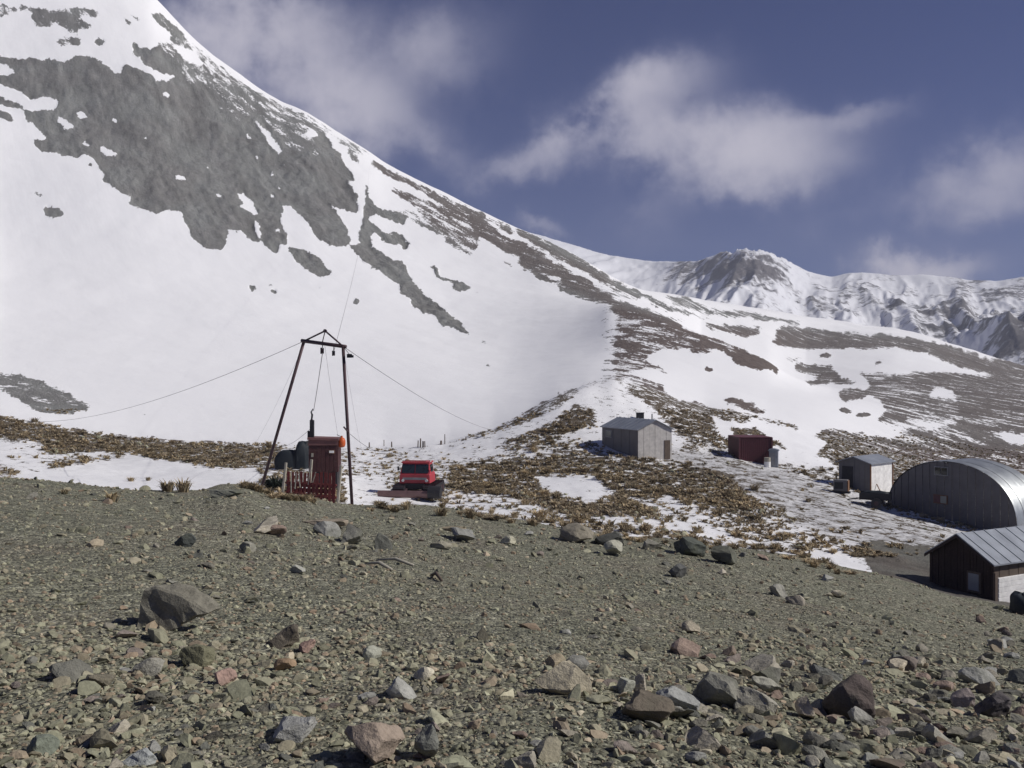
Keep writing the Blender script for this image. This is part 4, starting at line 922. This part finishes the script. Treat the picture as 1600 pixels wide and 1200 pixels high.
gd2 = MB().box((L1 + .05, 3.2, .42), (.04, 1.75, 1.2)).build('garage_door', M['white'], ca)
for k in range(6): MB().box((L1 + .078, 3.2, -.08 + .2 * k), (.02, 1.70, .17)).build('door_slat', M['white'], gd2)
for y in (0, 2.1, 4.2): MB().box((L1 + .06, y, .4), (.1, .14, 1.7)).build('door_post', M['wood'], ca)
pk = px3(1597, 948, 34.6)
mo = root('snowmobile', (pk.x, pk.y, ground(pk.x, pk.y)), math.radians(60), 'black covered snowmobile parked before the white garage door', 'snowmobile')
o = cloth_lump(.75, .38, .62, 4.0).build('cover', M['tarp'], mo, smooth=True); o.location = (0, 0, .12)
for s_ in (-1, 1): MB().tube([(-.9, s_ * .3, .06), (.7, s_ * .3, .04), (1.0, s_ * .3, .2)], .04, 6).build('ski', M['dark'], mo)
MB().box((-.3, 0, .12), (1.0, .38, .22)).build('track', M['dark'], mo)

# little posts along the far snow rim
for i, (px, py, h_, wdt) in enumerate([(600, 697, .75, .09), (612, 699, .55, .12), (653, 699, .65, .10), (657, 699, .85, .10), (661, 699, .6, .12), (664, 699, .6, .08), (695, 694, .95, .09), (689, 695, .4, .16), (577, 699, .5, .1), (728, 688, .35, .1)]):
    p = hit(px, py); o = MB().box((0, 0, h_ / 2 - .05), (wdt, wdt, h_ + .1), taper=.8).build('rim_post', M['wood'], None); o.location = p; o.rotation_euler = (random.uniform(-.06, .06), random.uniform(-.08, .08), random.random())
    nm = ['slim post straight above the groomer on the snow rim, left of the pair', 'thick stump post just right of the leftmost rim post', 'left end post of the close row on the snow rim', 'tallest post in the close row of four on the snow rim',
          'third post of the close row on the snow rim', 'right end post of the close row on the snow rim', 'lone tall post on the rim where the track starts to climb', 'squat stump beside the lone tall post on the snow rim',
          'short post on the snow rim nearest the right pylon leg', 'low stub post farthest right on the rising snow rim'][i]
    if i == 0: nm = 'slim upright post on the snow rim right of the pylon leg'
    tag(o, nm, 'post', 'small posts along the far snow rim')
# ------------------------------------------------------------------ stones
ms, n, l, b = new_mat('stone', 0.9, 0.2); t = NT(ms)
oi = t.n.new('ShaderNodeObjectInfo'); O = t.obj(); P = t.pos()
v1 = t.noise(P, 6, 6, 0.7); v2 = t.noise(P, 45, 4, 0.7); v3 = t.noise(P, 2.2, 3, 0.5)
c = t.mix(1.0, oi.outputs['Color'], t.ramp(v1, [(0.28, 0.55), (0.5, 1.0), (0.75, 1.3)]), 'MULTIPLY')
c = t.mix(1.0, c, t.ramp(v2, [(0.3, 0.8), (0.7, 1.18)]), 'MULTIPLY')
c = t.mix(t.math('MULTIPLY', t.sstep(0.55, 0.68, v3), 0.4), c, (0.10, 0.105, 0.07))
l.new(c, b.inputs['Base Color']); l.new(t.bump(t.math('ADD', v1, t.math('MULTIPLY', v2, .4)), 0.8, 0.03), b.inputs['Normal'])
mgv, n, l, b = new_mat('gravel', 0.92, 0.15); t = NT(mgv); P = t.pos()
tone = t.attr('tone'); hue = t.attr('hue')
c = t.ramp(hue, [(0.0, (0.255, 0.252, 0.172)), (0.4, (0.308, 0.295, 0.205)), (0.7, (0.284, 0.252, 0.176)), (0.88, (0.28, 0.21, 0.145)), (1.0, (0.42, 0.38, 0.275))])
q = t.n.new('ShaderNodeVectorMath'); q.operation = 'SCALE'; l.new(c, q.inputs[0]); l.new(tone, q.inputs['Scale'])
c = t.mix(1.0, q.outputs[0], t.ramp(t.noise(P, 30, 4, 0.7), [(0.3, 0.75), (0.7, 1.2)]), 'MULTIPLY')
l.new(c, b.inputs['Base Color']); l.new(t.bump(t.noise(P, 50, 3, .6), 0.6, 0.01), b.inputs['Normal'])

def ico(sub):
    bm = bmesh.new(); bmesh.ops.create_icosphere(bm, subdivisions=sub, radius=1.0)
    v = np.array([p.co[:] for p in bm.verts]); f = np.array([[q.index for q in p.verts] for p in bm.faces]); bm.free(); return v, f
ICO = {s: ico(s) for s in (1, 2, 3, 4)}
def rock_verts(sub, seed, cuts=9, deep=(.45, .85)):
    r = np.random.default_rng(seed); v = ICO[sub][0].copy()
    for _ in range(cuts):
        nn = r.normal(size=3); nn /= np.linalg.norm(nn); dd = r.uniform(*deep); s = v @ nn; v -= np.outer(np.maximum(s - dd, 0), nn)
    if sub >= 3:
        k = 0.05
        nn = np.stack([vnoise(v[:, 0] * 2.3 + v[:, 2] * 3.1 + i * 9, v[:, 1] * 2.7 - v[:, 2] * 1.3, seed + i) for i in range(3)], 1); v += nn * k
        nn = np.stack([vnoise(v[:, 0] * 7 + v[:, 2] * 6 + i * 9, v[:, 1] * 7 - v[:, 2] * 5, seed + 5 + i) for i in range(3)], 1); v += nn * .02
    return v
def rock_mesh(name, sub, seed, **k):
    me = mesh_np(name, rock_verts(sub, seed, **k), ICO[sub][1], ms, smooth=False, link=False); m_ = me.data; bpy.data.objects.remove(me); return m_

# boulders one can point to: (x, base y, width, height) in photograph pixels, depth ratio, colour, sub, tilt, label
TAN = (.30, .27, .20); PALE = (.36, .34, .28); GR = (.19, .185, .16); DK = (.085, .085, .072); PK = (.30, .205, .165); OL = (.115, .11, .07); BRN = (.20, .16, .12)
BL = [
 (262, 990, 122, 84, .55, (.15, .14, .11), 28, 'large tilted grey slab rock with pale top edge at left over a dark hollow'),
 (300, 1042, 62, 56, .8, OL, 0, 'olive boulder tucked under the large tilted slab'),
 (885, 1084, 92, 52, .5, (.34, .30, .215), -4, 'broad flat tan boulder, largest pale stone in the centre'),
 (866, 1046, 32, 28, .8, (.30, .25, .17), 0, 'small ochre stone perched behind the left end of the broad tan boulder'),
 (905, 1046, 38, 28, .8, GR, 10, 'pointed grey stone behind the right end of the broad tan boulder'),
 (662, 1062, 34, 24, .8, (.46, .42, .32), 0, 'bright cream stone lying alone left of the broad tan boulder'),
 (1084, 990, 34, 22, .7, (.32, .28, .21), 0, 'blocky tan stone alone on the open gravel right of centre'),
 (460, 1158, 84, 46, .8, (.28, .275, .25), 0, 'pale grey rounded boulder near the bottom edge left of centre'),
 (588, 1192, 98, 76, .8, (.25, .20, .155), 0, 'big rounded pinkish brown boulder at the bottom edge'),
 (668, 1185, 40, 62, .7, (.13, .13, .11), 0, 'dark upright stone right of the big pinkish brown boulder'),
 (978, 1084, 30, 30, .8, (.27, .27, .22), 0, 'small grey green stone, left of a close pale pair'),
 (1001, 1082, 26, 34, .8, (.36, .32, .25), 0, 'small upright cream stone, right of a close pale pair'),
 (1012, 1128, 92, 62, .8, (.095, .08, .06), 0, 'dark brown boulder under the close pale pair of stones'),
 (1062, 1108, 60, 40, .8, (.24, .24, .22), 20, 'light grey angular stone against the dark brown boulder'),
 (1122, 1106, 96, 92, .8, (.145, .14, .115), 0, 'big olive grey boulder standing right of centre with deep shade at its left'),
 (1182, 1118, 84, 38, .35, (.25, .235, .19), 28, 'long pale slab slanting down to the right beside the big olive grey boulder'),
 (1205, 1082, 56, 30, .35, (.27, .26, .21), 30, 'narrow light slab lying parallel above the long pale slab'),
 (1262, 1122, 32, 34, .8, (.38, .33, .25), 0, 'bright tan stone in the rubble at right of the slabs'),
 (1335, 1122, 96, 84, .8, (.075, .06, .052), 0, 'large dark brown boulder at right in the rubble band'),
 (1288, 1062, 74, 30, .7, (.12, .12, .105), 15, 'grey wedge stone at the top of the right rubble band'),
 (1405, 1050, 30, 24, .8, (.40, .35, .26), 0, 'cream stone above the large dark brown boulder, the left of two'),
 (1437, 1042, 30, 22, .8, (.38, .34, .26), 0, 'cream stone above the large dark brown boulder, the right of two'),
 (1345, 1135, 60, 26, .5, (.25, .24, .21), 35, 'pale slanting shard below the large dark brown boulder'),
 (1512, 1108, 36, 38, .7, (.24, .20, .18), 20, 'pinkish grey stone near the right edge of the rubble'),
 (1560, 1120, 74, 50, .8, (.07, .062, .06), 0, 'dark boulder at the right edge of the rubble band'),
 (346, 1070, 38, 26, .8, PK, 0, 'salmon pink stone below the large tilted slab'),
 (476, 1020, 32, 24, .6, PK, -25, 'thin pink shard leaning beside a dark hollow'),
 (445, 1012, 58, 44, .8, (.10, .085, .065), 0, 'dark stone standing in for the shaded hollow left of the thin pink shard'),  # dark colour put in for the shade of a hollow
 (445, 1048, 30, 24, .8, (.27, .19, .12), 0, 'rusty orange stone below the stone in the dark hollow'),
 (582, 1030, 26, 24, .8, (.30, .30, .24), 0, 'small pale wedge stone left of the bright cream stone'),
 (960, 868, 30, 26, .9, (.30, .29, .23), 0, 'round pale stone in front of the dark boulder at the crest'),
 (958, 852, 56, 34, .9, (.07, .07, .06), 0, 'dark boulder at the crest behind the round pale stone'),
 (905, 848, 60, 32, .8, (.19, .17, .13), 0, 'tan grey boulder at the crest left of the dark boulder'),
 (1078, 868, 66, 46, .8, (.065, .07, .058), 0, 'dark green boulder with a pale chip at the crest'),
 (1132, 880, 70, 38, .8, (.085, .085, .065), 0, 'low dark olive boulder at the crest, right of the dark green boulder'),
 (1060, 902, 36, 26, .8, (.07, .07, .065), 0, 'small black stone below the dark green boulder'),
 (550, 850, 56, 40, .8, (.15, .145, .12), 0, 'grey boulder right in front of the right pylon foot'),
 (508, 824, 68, 16, .6, (.24, .20, .15), 0, 'low tan slab before the pylon foot, left of the grey boulder'),
 (426, 836, 34, 22, .8, (.20, .15, .12), 0, 'reddish stone below the paling fence'),
 (285, 854, 30, 24, .8, (.06, .065, .06), 0, 'dark stone alone on the left gravel'),
 (712, 832, 46, 14, .4, (.26, .22, .15), 0, 'flat yellowish slab on the gravel below the groomer'),
 (792, 850, 24, 16, .8, (.37, .35, .26), 0, 'pale stone on the gravel right of the flat yellowish slab'),
 (690, 858, 32, 20, .8, (.26, .24, .18), 0, 'pale lumpy stone below the flat yellowish slab'),
 (597, 858, 30, 30, .7, (.10, .10, .085), 15, 'dark leaning stone right of the grey boulder'),
 (465, 896, 22, 14, .8, (.30, .295, .25), 0, 'small pale stone on the left middle gravel'),
 (355, 1000, 0, 0, .8, GR, 0, ''),
 (1216, 932, 32, 22, .6, (.26, .25, .21), 20, 'first pale stone of the scatter left of the dark cabin'),
 (1243, 944, 28, 18, .6, (.27, .24, .19), 20, 'second pale stone of the scatter left of the dark cabin'),
 (1310, 934, 22, 16, .8, (.31, .28, .21), 0, 'yellowish stone of the scatter left of the dark cabin'),
 (1540, 930, 0, 0, .8, GR, 0, ''),
 (348, 776, 62, 18, .6, (.12, .12, .095), 0, 'low mossy rock on the crest below the left pylon leg'),
 (240, 1100, 54, 22, .8, (.10, .095, .075), 0, 'dark flat stone at lower left'),
 (150, 1075, 60, 34, .8, (.14, .125, .09), 0, 'brownish stone at lower left'),
 (215, 1195, 48, 24, .6, (.30, .31, .29), 0, 'pale flat stone at the bottom edge lower left'),
 (60, 1180, 46, 30, .8, (.12, .13, .10), 0, 'greenish stone in the bottom left corner'),
]
for i, (px, py, w_, h_, dr, colr, tilt, lab) in enumerate(BL):
    if not w_ or i == 0: continue
    p = hit(px, py, vs); s = p.y / F; dk_ = .86 if max(colr) < .16 and w_ > 50 else 1.0; W_, H_ = w_ * s * dk_, h_ * s * dk_; colr = tuple(q * (1.2 if max(colr) < .16 else 1.0) for q in colr)
    me = rock_mesh('boulder', 4 if w_ > 40 else 3, 100 + i, cuts=13 if w_ > 50 else 10, deep=(.42, .8))
    o = bpy.data.objects.new('boulder', me); COL.objects.link(o); o.color = tuple(1.3 * q for q in colr) + (1,)
    o.scale = (W_ * .60, W_ * .5 * dr + H_ * .25, H_ * .62); o.rotation_euler = (random.uniform(-.15, .15), math.radians(tilt), random.uniform(-.3, .3))
    o.location = (p.x, p.y + W_ * .25 * dr, p.z + H_ * .30)
    tag(o, lab, 'boulder')
# the large tilted slab: a thick plate standing on edge over a hollow, its worn upper edge pale
p = hit(262, 985, vs); s = p.y / F
bm = bmesh.new()
prof_ = [(-54, -2), (-50, 42), (-46, 62), (-22, 66), (12, 58), (40, 44), (62, 28), (58, 22), (34, 18), (10, 2), (-16, -12), (-40, -14)]
front = [bm.verts.new((x * s, 0, y * s)) for x, y in prof_]
back = [bm.verts.new(((x * .88 + 12) * s, 34 * s + abs(x) * .1 * s, (y * .93 + 10) * s)) for x, y in prof_]
bm.faces.new(front); bm.faces.new(back[::-1]); N_ = len(front)
for k in range(N_): bm.faces.new((front[k], back[k], back[(k + 1) % N_], front[(k + 1) % N_]))
bmesh.ops.recalc_face_normals(bm, faces=bm.faces); bmesh.ops.bevel(bm, geom=list(bm.edges), offset=3 * s, segments=1, affect='EDGES')
bmesh.ops.triangulate(bm, faces=bm.faces); bmesh.ops.subdivide_edges(bm, edges=list(bm.edges), cuts=2, use_grid_fill=True)
for v in bm.verts:
    q = v.co * (1 / s / 14); v.co += Vector(tuple(float(vnoise(np.array([q.x + k * 5 + q.z]), np.array([q.y - q.z * .7 + k]), 5)[0]) for k in range(3))) * 2.6 * s
me = bpy.data.meshes.new('boulder'); bm.to_mesh(me); bm.free(); me.materials.append(ms)
o = bpy.data.objects.new('boulder', me); COL.objects.link(o); o.location = p + Vector((0, 0, .0)); o.rotation_euler = (math.radians(-8), 0, math.radians(-6)); o.color = (.22, .205, .16, 1)
tag(o, BL[0][-1], 'boulder')
# twigs
for (a, b_, lab) in (((588, 878), (646, 886), 'bleached curved twig lying on the gravel left of centre'), ((570, 884), (612, 893), 'shorter bleached twig below the curved one'), ((672, 902), (690, 910), 'tiny dark stick on the gravel right of the twigs')):
    p, q = hit(*a, vs), hit(*b_, vs); m_ = lerp(p, q, .5) + Vector((0, .08, .05))
    o = MB().tube([Vector((0, 0, .03)), m_ - p + Vector((0, 0, .03)), q - p + Vector((0, 0, .03))], [.012, .03, .022], 6).build('twig', M['cream'] if 'dark' not in lab else M['wood'], None, smooth=True); o.location = p; tag(o, lab, 'twig')

# stones embedded in the scree: each a piece of the slope
variants = [rock_mesh('stone', 3, 500 + i, cuts=11, deep=(.32, .7)) for i in range(14)]
pal = [tuple(1.35 * q for q in w) for w in [(.165, .160, .132), (.205, .195, .16), (.185, .155, .13), (.24, .22, .175), (.30, .27, .21), (.12, .12, .10), (.22, .165, .13), (.27, .265, .235), (.15, .14, .11)]]
def stone_density(px, py):
    d_ = .28 + 1.1 * math.exp(-((py - 1085) / 70) ** 2) * sstep(880, 1050, px) + .5 * sstep(1040, 1180, py) + .5 * math.exp(-((py - 850) / 40) ** 2) * sstep(300, 500, px)
    d_ += .6 * math.exp(-((px - 320) / 130) ** 2 - ((py - 1040) / 60) ** 2)
    if 700 < px < 1250 and 900 < py < 1010: d_ *= .45
    return float(min(d_, 1.4))
cnt = 0
while cnt < 285:
    px = random.uniform(-20, 1620); cyx = float(np.interp(px, XS, cy)); py = random.uniform(cyx + 12, 1215)
    if random.random() > stone_density(px, py) / 1.4: continue
    p = hit(px, py, vs); s = p.y / F; w_ = (9 + random.paretovariate(2.2) * 9) * (0.55 + .55 * (py - 780) / 400)
    w_ = min(w_ * (1.15 + .5 * float(sstep(900, 1100, px)) * (py > 1020)), 74) * s
    o = bpy.data.objects.new('stone', random.choice(variants)); COL.objects.link(o); o.parent = scree
    k = random.uniform(.7, 1.15); cc = random.choice(pal); o.color = tuple(x * k for x in cc) + (1,)
    o.scale = (w_ * .55, w_ * random.uniform(.35, .5), w_ * random.uniform(.22, .42)); o.rotation_euler = (random.uniform(-.3, .3), random.uniform(-.1, .5), random.uniform(-.8, .8) + random.choice([0, math.pi]))
    o.location = (p.x, p.y, p.z + w_ * .10); cnt += 1

# loose gravel: too many to count
def scatter_mesh(name, N, sub, size_fn, seed, pts, mat, flat=(.35, .75), tone_fn=None):
    r = np.random.default_rng(seed); nv = 24; base = [rock_verts(sub, 900 + i + seed, cuts=5 if sub == 1 else 9, deep=(.5, .9) if sub == 1 else (.30, .66)) for i in range(nv)]; Fb = ICO[sub][1]
    idx = r.integers(0, nv, N); B_ = np.array(base)[idx]
    sc_3 = size_fn(r)[:, None] * np.stack([np.ones(N), r.uniform(.6, 1, N), r.uniform(*flat, N)], 1) * .5
    B_ = B_ * sc_3[:, None, :]
    a_ = r.uniform(0, 6.28, N); e_ = r.normal(0, .35, N)
    ce, se = np.cos(e_)[:, None], np.sin(e_)[:, None]; x_, z_ = B_[..., 0] * ce - B_[..., 2] * se, B_[..., 0] * se + B_[..., 2] * ce
    ca_, sa = np.cos(a_)[:, None], np.sin(a_)[:, None]; X_ = x_ * ca_ - B_[..., 1] * sa; Y_ = x_ * sa + B_[..., 1] * ca_
    Vv = np.stack([X_, Y_, z_], -1) + pts[:, None, :]; Vv[..., 2] += (sc_3[:, 2] * .22)[:, None]
    nvx = B_.shape[1]; Fv = Fb[None] + (np.arange(N) * nvx)[:, None, None]
    tone = r.lognormal(0, .2, N); hue = r.uniform(0, 1, N) ** 1.15
    if tone_fn is not None: tone = tone * tone_fn
    o = mesh_np(name, Vv.reshape(-1, 3), Fv.reshape(-1, 3), mat, attrs={'tone': np.repeat(tone, nvx), 'hue': np.repeat(hue, nvx)}, smooth=False)
    return tag(o, kind='stuff')
def gxy(N, seed, y0_, y1_, pw):
    """points over the scree, thinner with distance"""
    r = np.random.default_rng(seed); u = r.uniform(-.66, .66, N); q = r.uniform(0, 1, N)
    Y = (y0_ ** (1 - pw) + q * (y1_ ** (1 - pw) - y0_ ** (1 - pw))) ** (1 / (1 - pw)) if abs(pw - 1) > 1e-3 else y0_ * (y1_ / y0_) ** q
    cxs = u * F + 800; ci = np.interp(cxs, XS, np.arange(len(XS))).astype(int); cyv = np.interp(cxs, XS, cY)
    Y = np.minimum(Y, cyv * r.uniform(.97, 1.02, N)); Z = np.empty(N)
    order = np.argsort(ci); 
    for c_ in np.unique(ci):
        m_ = ci == c_; Z[m_] = np.interp(Y[m_], GY[:, c_], GZ[:, c_])
    return np.stack([u * Y, Y, Z + CZ], 1)
NALL = 36000; gall = gxy(NALL, 1, 3.2, 33, 1.75); gall = [gall[gall[:, 1] < 5.6], gall[gall[:, 1] >= 5.6]]
for sb1, g1 in ((2, gall[0]), (1, gall[1])):
    N1 = len(g1)
    scatter_mesh('gravel', N1, sb1, lambda r: np.clip(r.lognormal(math.log(.034), .5, N1), .010, .15) * (g1[:, 1] / 8) ** .38 * (1 + .9 * np.clip(fbm(g1[:, 0] / 1.7, g1[:, 1] / 2.2, 3, 5), -.5, .6)), 2 + sb1, g1, mgv)
N2 = 9000; g2 = gxy(N2, 5, 3.4, 33, 1.15)
keep = rng.uniform(0, 1.4, N2) < np.array([stone_density(x / y * F + 800, 600 - (z - CZ) / y * F) for x, y, z in g2]); g2 = g2[keep]; N2 = len(g2)
scatter_mesh('gravel', N2, 2, lambda r: np.clip(r.lognormal(math.log(.085), .45, N2), .03, .34) * (g2[:, 1] / 9) ** .4, 9, g2, mgv)

# ------------------------------------------------------------------ tussock grass
mt, n, l, b = new_mat('dry_tussock_grass', 0.9, 0.1); t = NT(mt); P = t.pos()
oi = t.n.new('ShaderNodeObjectInfo'); up = t.attr('up'); tn = t.attr('tone')
gn = t.noise(P, .25, 3, .6); g2n = t.noise(P, 3.0, 3, .6)
c = t.mix(t.sstep(.35, .65, gn), (0.40, 0.31, 0.185), (0.33, 0.265, 0.175))
c = t.mix(t.math('MULTIPLY', t.sstep(.5, .7, g2n), .6), c, (0.20, 0.19, 0.125))
c = t.mix(1.0, c, t.ramp(t.math('FRACT', t.math('ADD', oi.outputs['Random'], tn)), [(0.0, 0.6), (0.6, 1.0), (1.0, 1.4)]), 'MULTIPLY')
l.new(c, b.inputs['Base Color'])
def tuft(seed, nb=46, spread=1.0, lean=.75):
    """tuft of radius about .5 and height about 1: bent blades and a mounded heart"""
    r = random.Random(seed); vs_, fs_ = [], []
    for i in range(nb):
        a = r.uniform(0, 6.283); rr = r.uniform(0, .30); ln = r.uniform(.5, 1.0); out = r.uniform(.1, lean) * spread; w_ = r.uniform(.02, .045) if nb > 20 else r.uniform(.05, .10)
        bx, by = rr * math.cos(a), rr * math.sin(a); tx, ty = -math.sin(a) * w_, math.cos(a) * w_
        k = len(vs_); mx, my, mz = bx + math.cos(a) * out * .4, by + math.sin(a) * out * .4, ln * .62; ex, ey, ez = bx + math.cos(a) * out, by + math.sin(a) * out, ln * r.uniform(.45, .95)
        vs_ += [(bx - tx, by - ty, -.05), (bx + tx, by + ty, -.05), (mx + tx, my + ty, mz), (mx - tx, my - ty, mz), (ex, ey, ez)]
        fs_ += [(k, k + 1, k + 2), (k, k + 2, k + 3), (k + 3, k + 2, k + 4)]
    return np.array(vs_), np.array(fs_)
TU = [tuft(i, 90) for i in range(6)]; TS = [tuft(50 + i, 18) for i in range(6)]
tmesh = []
for v, f in TU:
    o = mesh_np('tussock', v, f, mt, attrs={'up': v[:, 2], 'tone': np.zeros(len(v))}, smooth=False, link=False); tmesh.append(o.data); bpy.data.objects.remove(o)
def pick(N, region, seed, extra=None):
    r = random.Random(seed); out = []; tries = 0
    while len(out) < N and tries < N * 60:
        tries += 1; px = r.uniform(region[0], region[2]); py = r.uniform(region[1], region[3])
        if not (0 < py < MH) or py > float(np.interp(px, XS, cy)) - 2: continue
        rk_ = float(smp(MK_ROCK, np.array([px]), np.array([py]))[0])
        if r.random() > max(0, rk_ - .18) ** 1.25 * 1.7: continue
        if 985 < px < 1600 and float(smp(MK_SU, np.array([px]), np.array([py]))[0]) > .5 and r.random() < .93: continue
        p = hit(px, py)
        if p.y > 150: continue
        out.append((p, px, py))
    return out
own = []
def tussock(p, w_, h_, label, grp, seed=None):
    o = bpy.data.objects.new('tussock', random.choice(tmesh)); COL.objects.link(o); o.location = p; o.scale = (w_, w_, h_); o.rotation_euler = (0, 0, random.uniform(0, 6.28))
    tag(o, label, 'grass tussock', grp); return o
# the ones that stand out
for (px, py, w_, h_, lab) in [(262, 768, 34, 24, 'large round straw tussock on the crest at left, left half'), (286, 769, 36, 28, 'large round straw tussock on the crest at left, right half'),
        (176, 784, 30, 22, 'low golden tussock on the crest left of the large straw pair'), (100, 772, 20, 12, 'thin tuft far left along the crest edge'),
        (205, 752, 18, 9, 'small round tussock standing alone in the left snow patch'), (232, 751, 12, 8, 'tiny tussock right of the round one in the left snow patch'),
        (845, 812, 40, 22, 'wide brown tussock on the crest before the upper snow strip'), (975, 830, 26, 18, 'orange brown tussock on the crest left of the dark green boulder'),
        (690, 806, 30, 18, 'brown tussock on the crest below the groomer'), (1010, 806, 22, 12, 'round russet tussock in the snow right of centre'), (1045, 812, 22, 11, 'second russet tussock in the snow right of centre'),
        (615, 800, 30, 14, 'straw tussock at the crest right of the right pylon foot'), (735, 810, 32, 20, 'tan tussock on the crest between groomer and brown slope'),
        (1185, 858, 26, 14, 'reddish tussock on the crest at right'), (1290, 880, 22, 12, 'dry tuft on the crest before the small snow patch')]:
    p = hit(px, py); s = p.y / F; tussock(p, w_ * s * .8, h_ * s, lab, None)
for i in range(15):
    px = 384 + i * 7.2 + random.uniform(-3, 3); p = hit(px, float(np.interp(px, XS, cy)) + 6 + random.uniform(-3, 3)); s = p.y / F
    tussock(p, 18 * s, random.uniform(11, 18) * s, 'golden grass tuft in the strip growing before the red paling fence', 'golden grass tufts before the paling fence')
for i in range(60):
    px = random.uniform(540, 1340); p = hit(px, float(np.interp(px, XS, cy)) + random.uniform(-2, 9)); s = p.y / F
    tussock(p, random.uniform(12, 24) * s, random.uniform(7, 15) * s, 'brown grass tussock in the fringe along the scree crest', 'brown tussocks along the scree crest')
ps_ = pick(175, (-10, 640, 1420, 860), 3)
for p, px, py in ps_:
    w_ = random.uniform(.55, 1.05)
    if px < 440: lab, grp = 'brown grass tussock on the low ridge and snow left of the pylon', 'tussocks on the left ridge'
    elif py > 745 and px > 690: lab, grp = 'russet grass tussock on the snowy flat below the grey hut', 'tussocks on the flat below the grey hut'
    else: lab, grp = 'brown grass tussock on the rising ground around the grey hut and track', 'tussocks on the rising ground by the hut'
    tussock(p, w_ * .8, w_ * random.uniform(.45, .65), lab, grp)
# the rest grows too thick to count
rest_ = pick(9000, (-10, 640, 1600, 870), 11)
Vb, Fb_, Tn = [], [], []; k = 0
for p, px, py in rest_:
    v, f = random.choice(TS); w_ = random.uniform(.16, .55); a = random.uniform(0, 6.28); c_, s_ = math.cos(a), math.sin(a)
    vv = np.stack([(v[:, 0] * c_ - v[:, 1] * s_) * w_, (v[:, 0] * s_ + v[:, 1] * c_) * w_, v[:, 2] * w_ * random.uniform(.4, .7)], 1) + np.array(p)
    Vb.append(vv); Fb_.append(f + k); k += len(v); Tn.append(np.full(len(v), random.random()))
o = mesh_np('ground_grass', np.concatenate(Vb), np.concatenate(Fb_), mt, attrs={'up': np.zeros(k), 'tone': np.concatenate(Tn)}, smooth=False); tag(o, kind='stuff')
# dark shrub by the left pylon leg
p = place(428, 50); v, f = tuft(77, 260, 1.6, .9); msh, n, l, b = new_mat('dark_shrub', .8, .2); b.inputs['Base Color'].default_value = (.03, .04, .028, 1)
o = mesh_np('shrub', v * np.array([.95, .8, 1.0]), f, msh, smooth=False); o.location = p; o.scale = (1, 1, .95); tag(o, 'dark green shrub left of the paling fence beside the left pylon leg', 'shrub')

# stones lying about the valley floor
r = np.random.default_rng(77); vp = [q[0] for q in pick(1500, (-10, 680, 1600, 860), 21)]; vp = np.array([tuple(q) for q in vp]); NV = len(vp)
scatter_mesh('valley_gravel', NV, 1, lambda r: np.clip(r.lognormal(math.log(.22), .45, NV), .08, .7), 31, vp, mgv)

# ------------------------------------------------------------------ thin mountain air
mh = bpy.data.materials.new('air'); mh.use_nodes = True; mh.node_tree.nodes.clear()
zmin = float(GZ.min()) + CZ; 
ztp = max(float(FZ.max()), float(GZ.max())) + CZ + 6
hb_ = MB().box((700, 1240, (ztp + zmin - 3) / 2), (3900, 2620, ztp - zmin + 3)); pv = mh.node_tree.nodes.new('ShaderNodeVolumePrincipled'); mo_ = mh.node_tree.nodes.new('ShaderNodeOutputMaterial')
pv.inputs['Density'].default_value = HAZE; pv.inputs['Color'].default_value = (0.86, 0.88, 1.0, 1); pv.inputs['Anisotropy'].default_value = 0.0
mh.node_tree.links.new(pv.outputs[0], mo_.inputs['Volume'])
hz = hb_.build('haze', mh, None); tag(hz, kind='stuff')
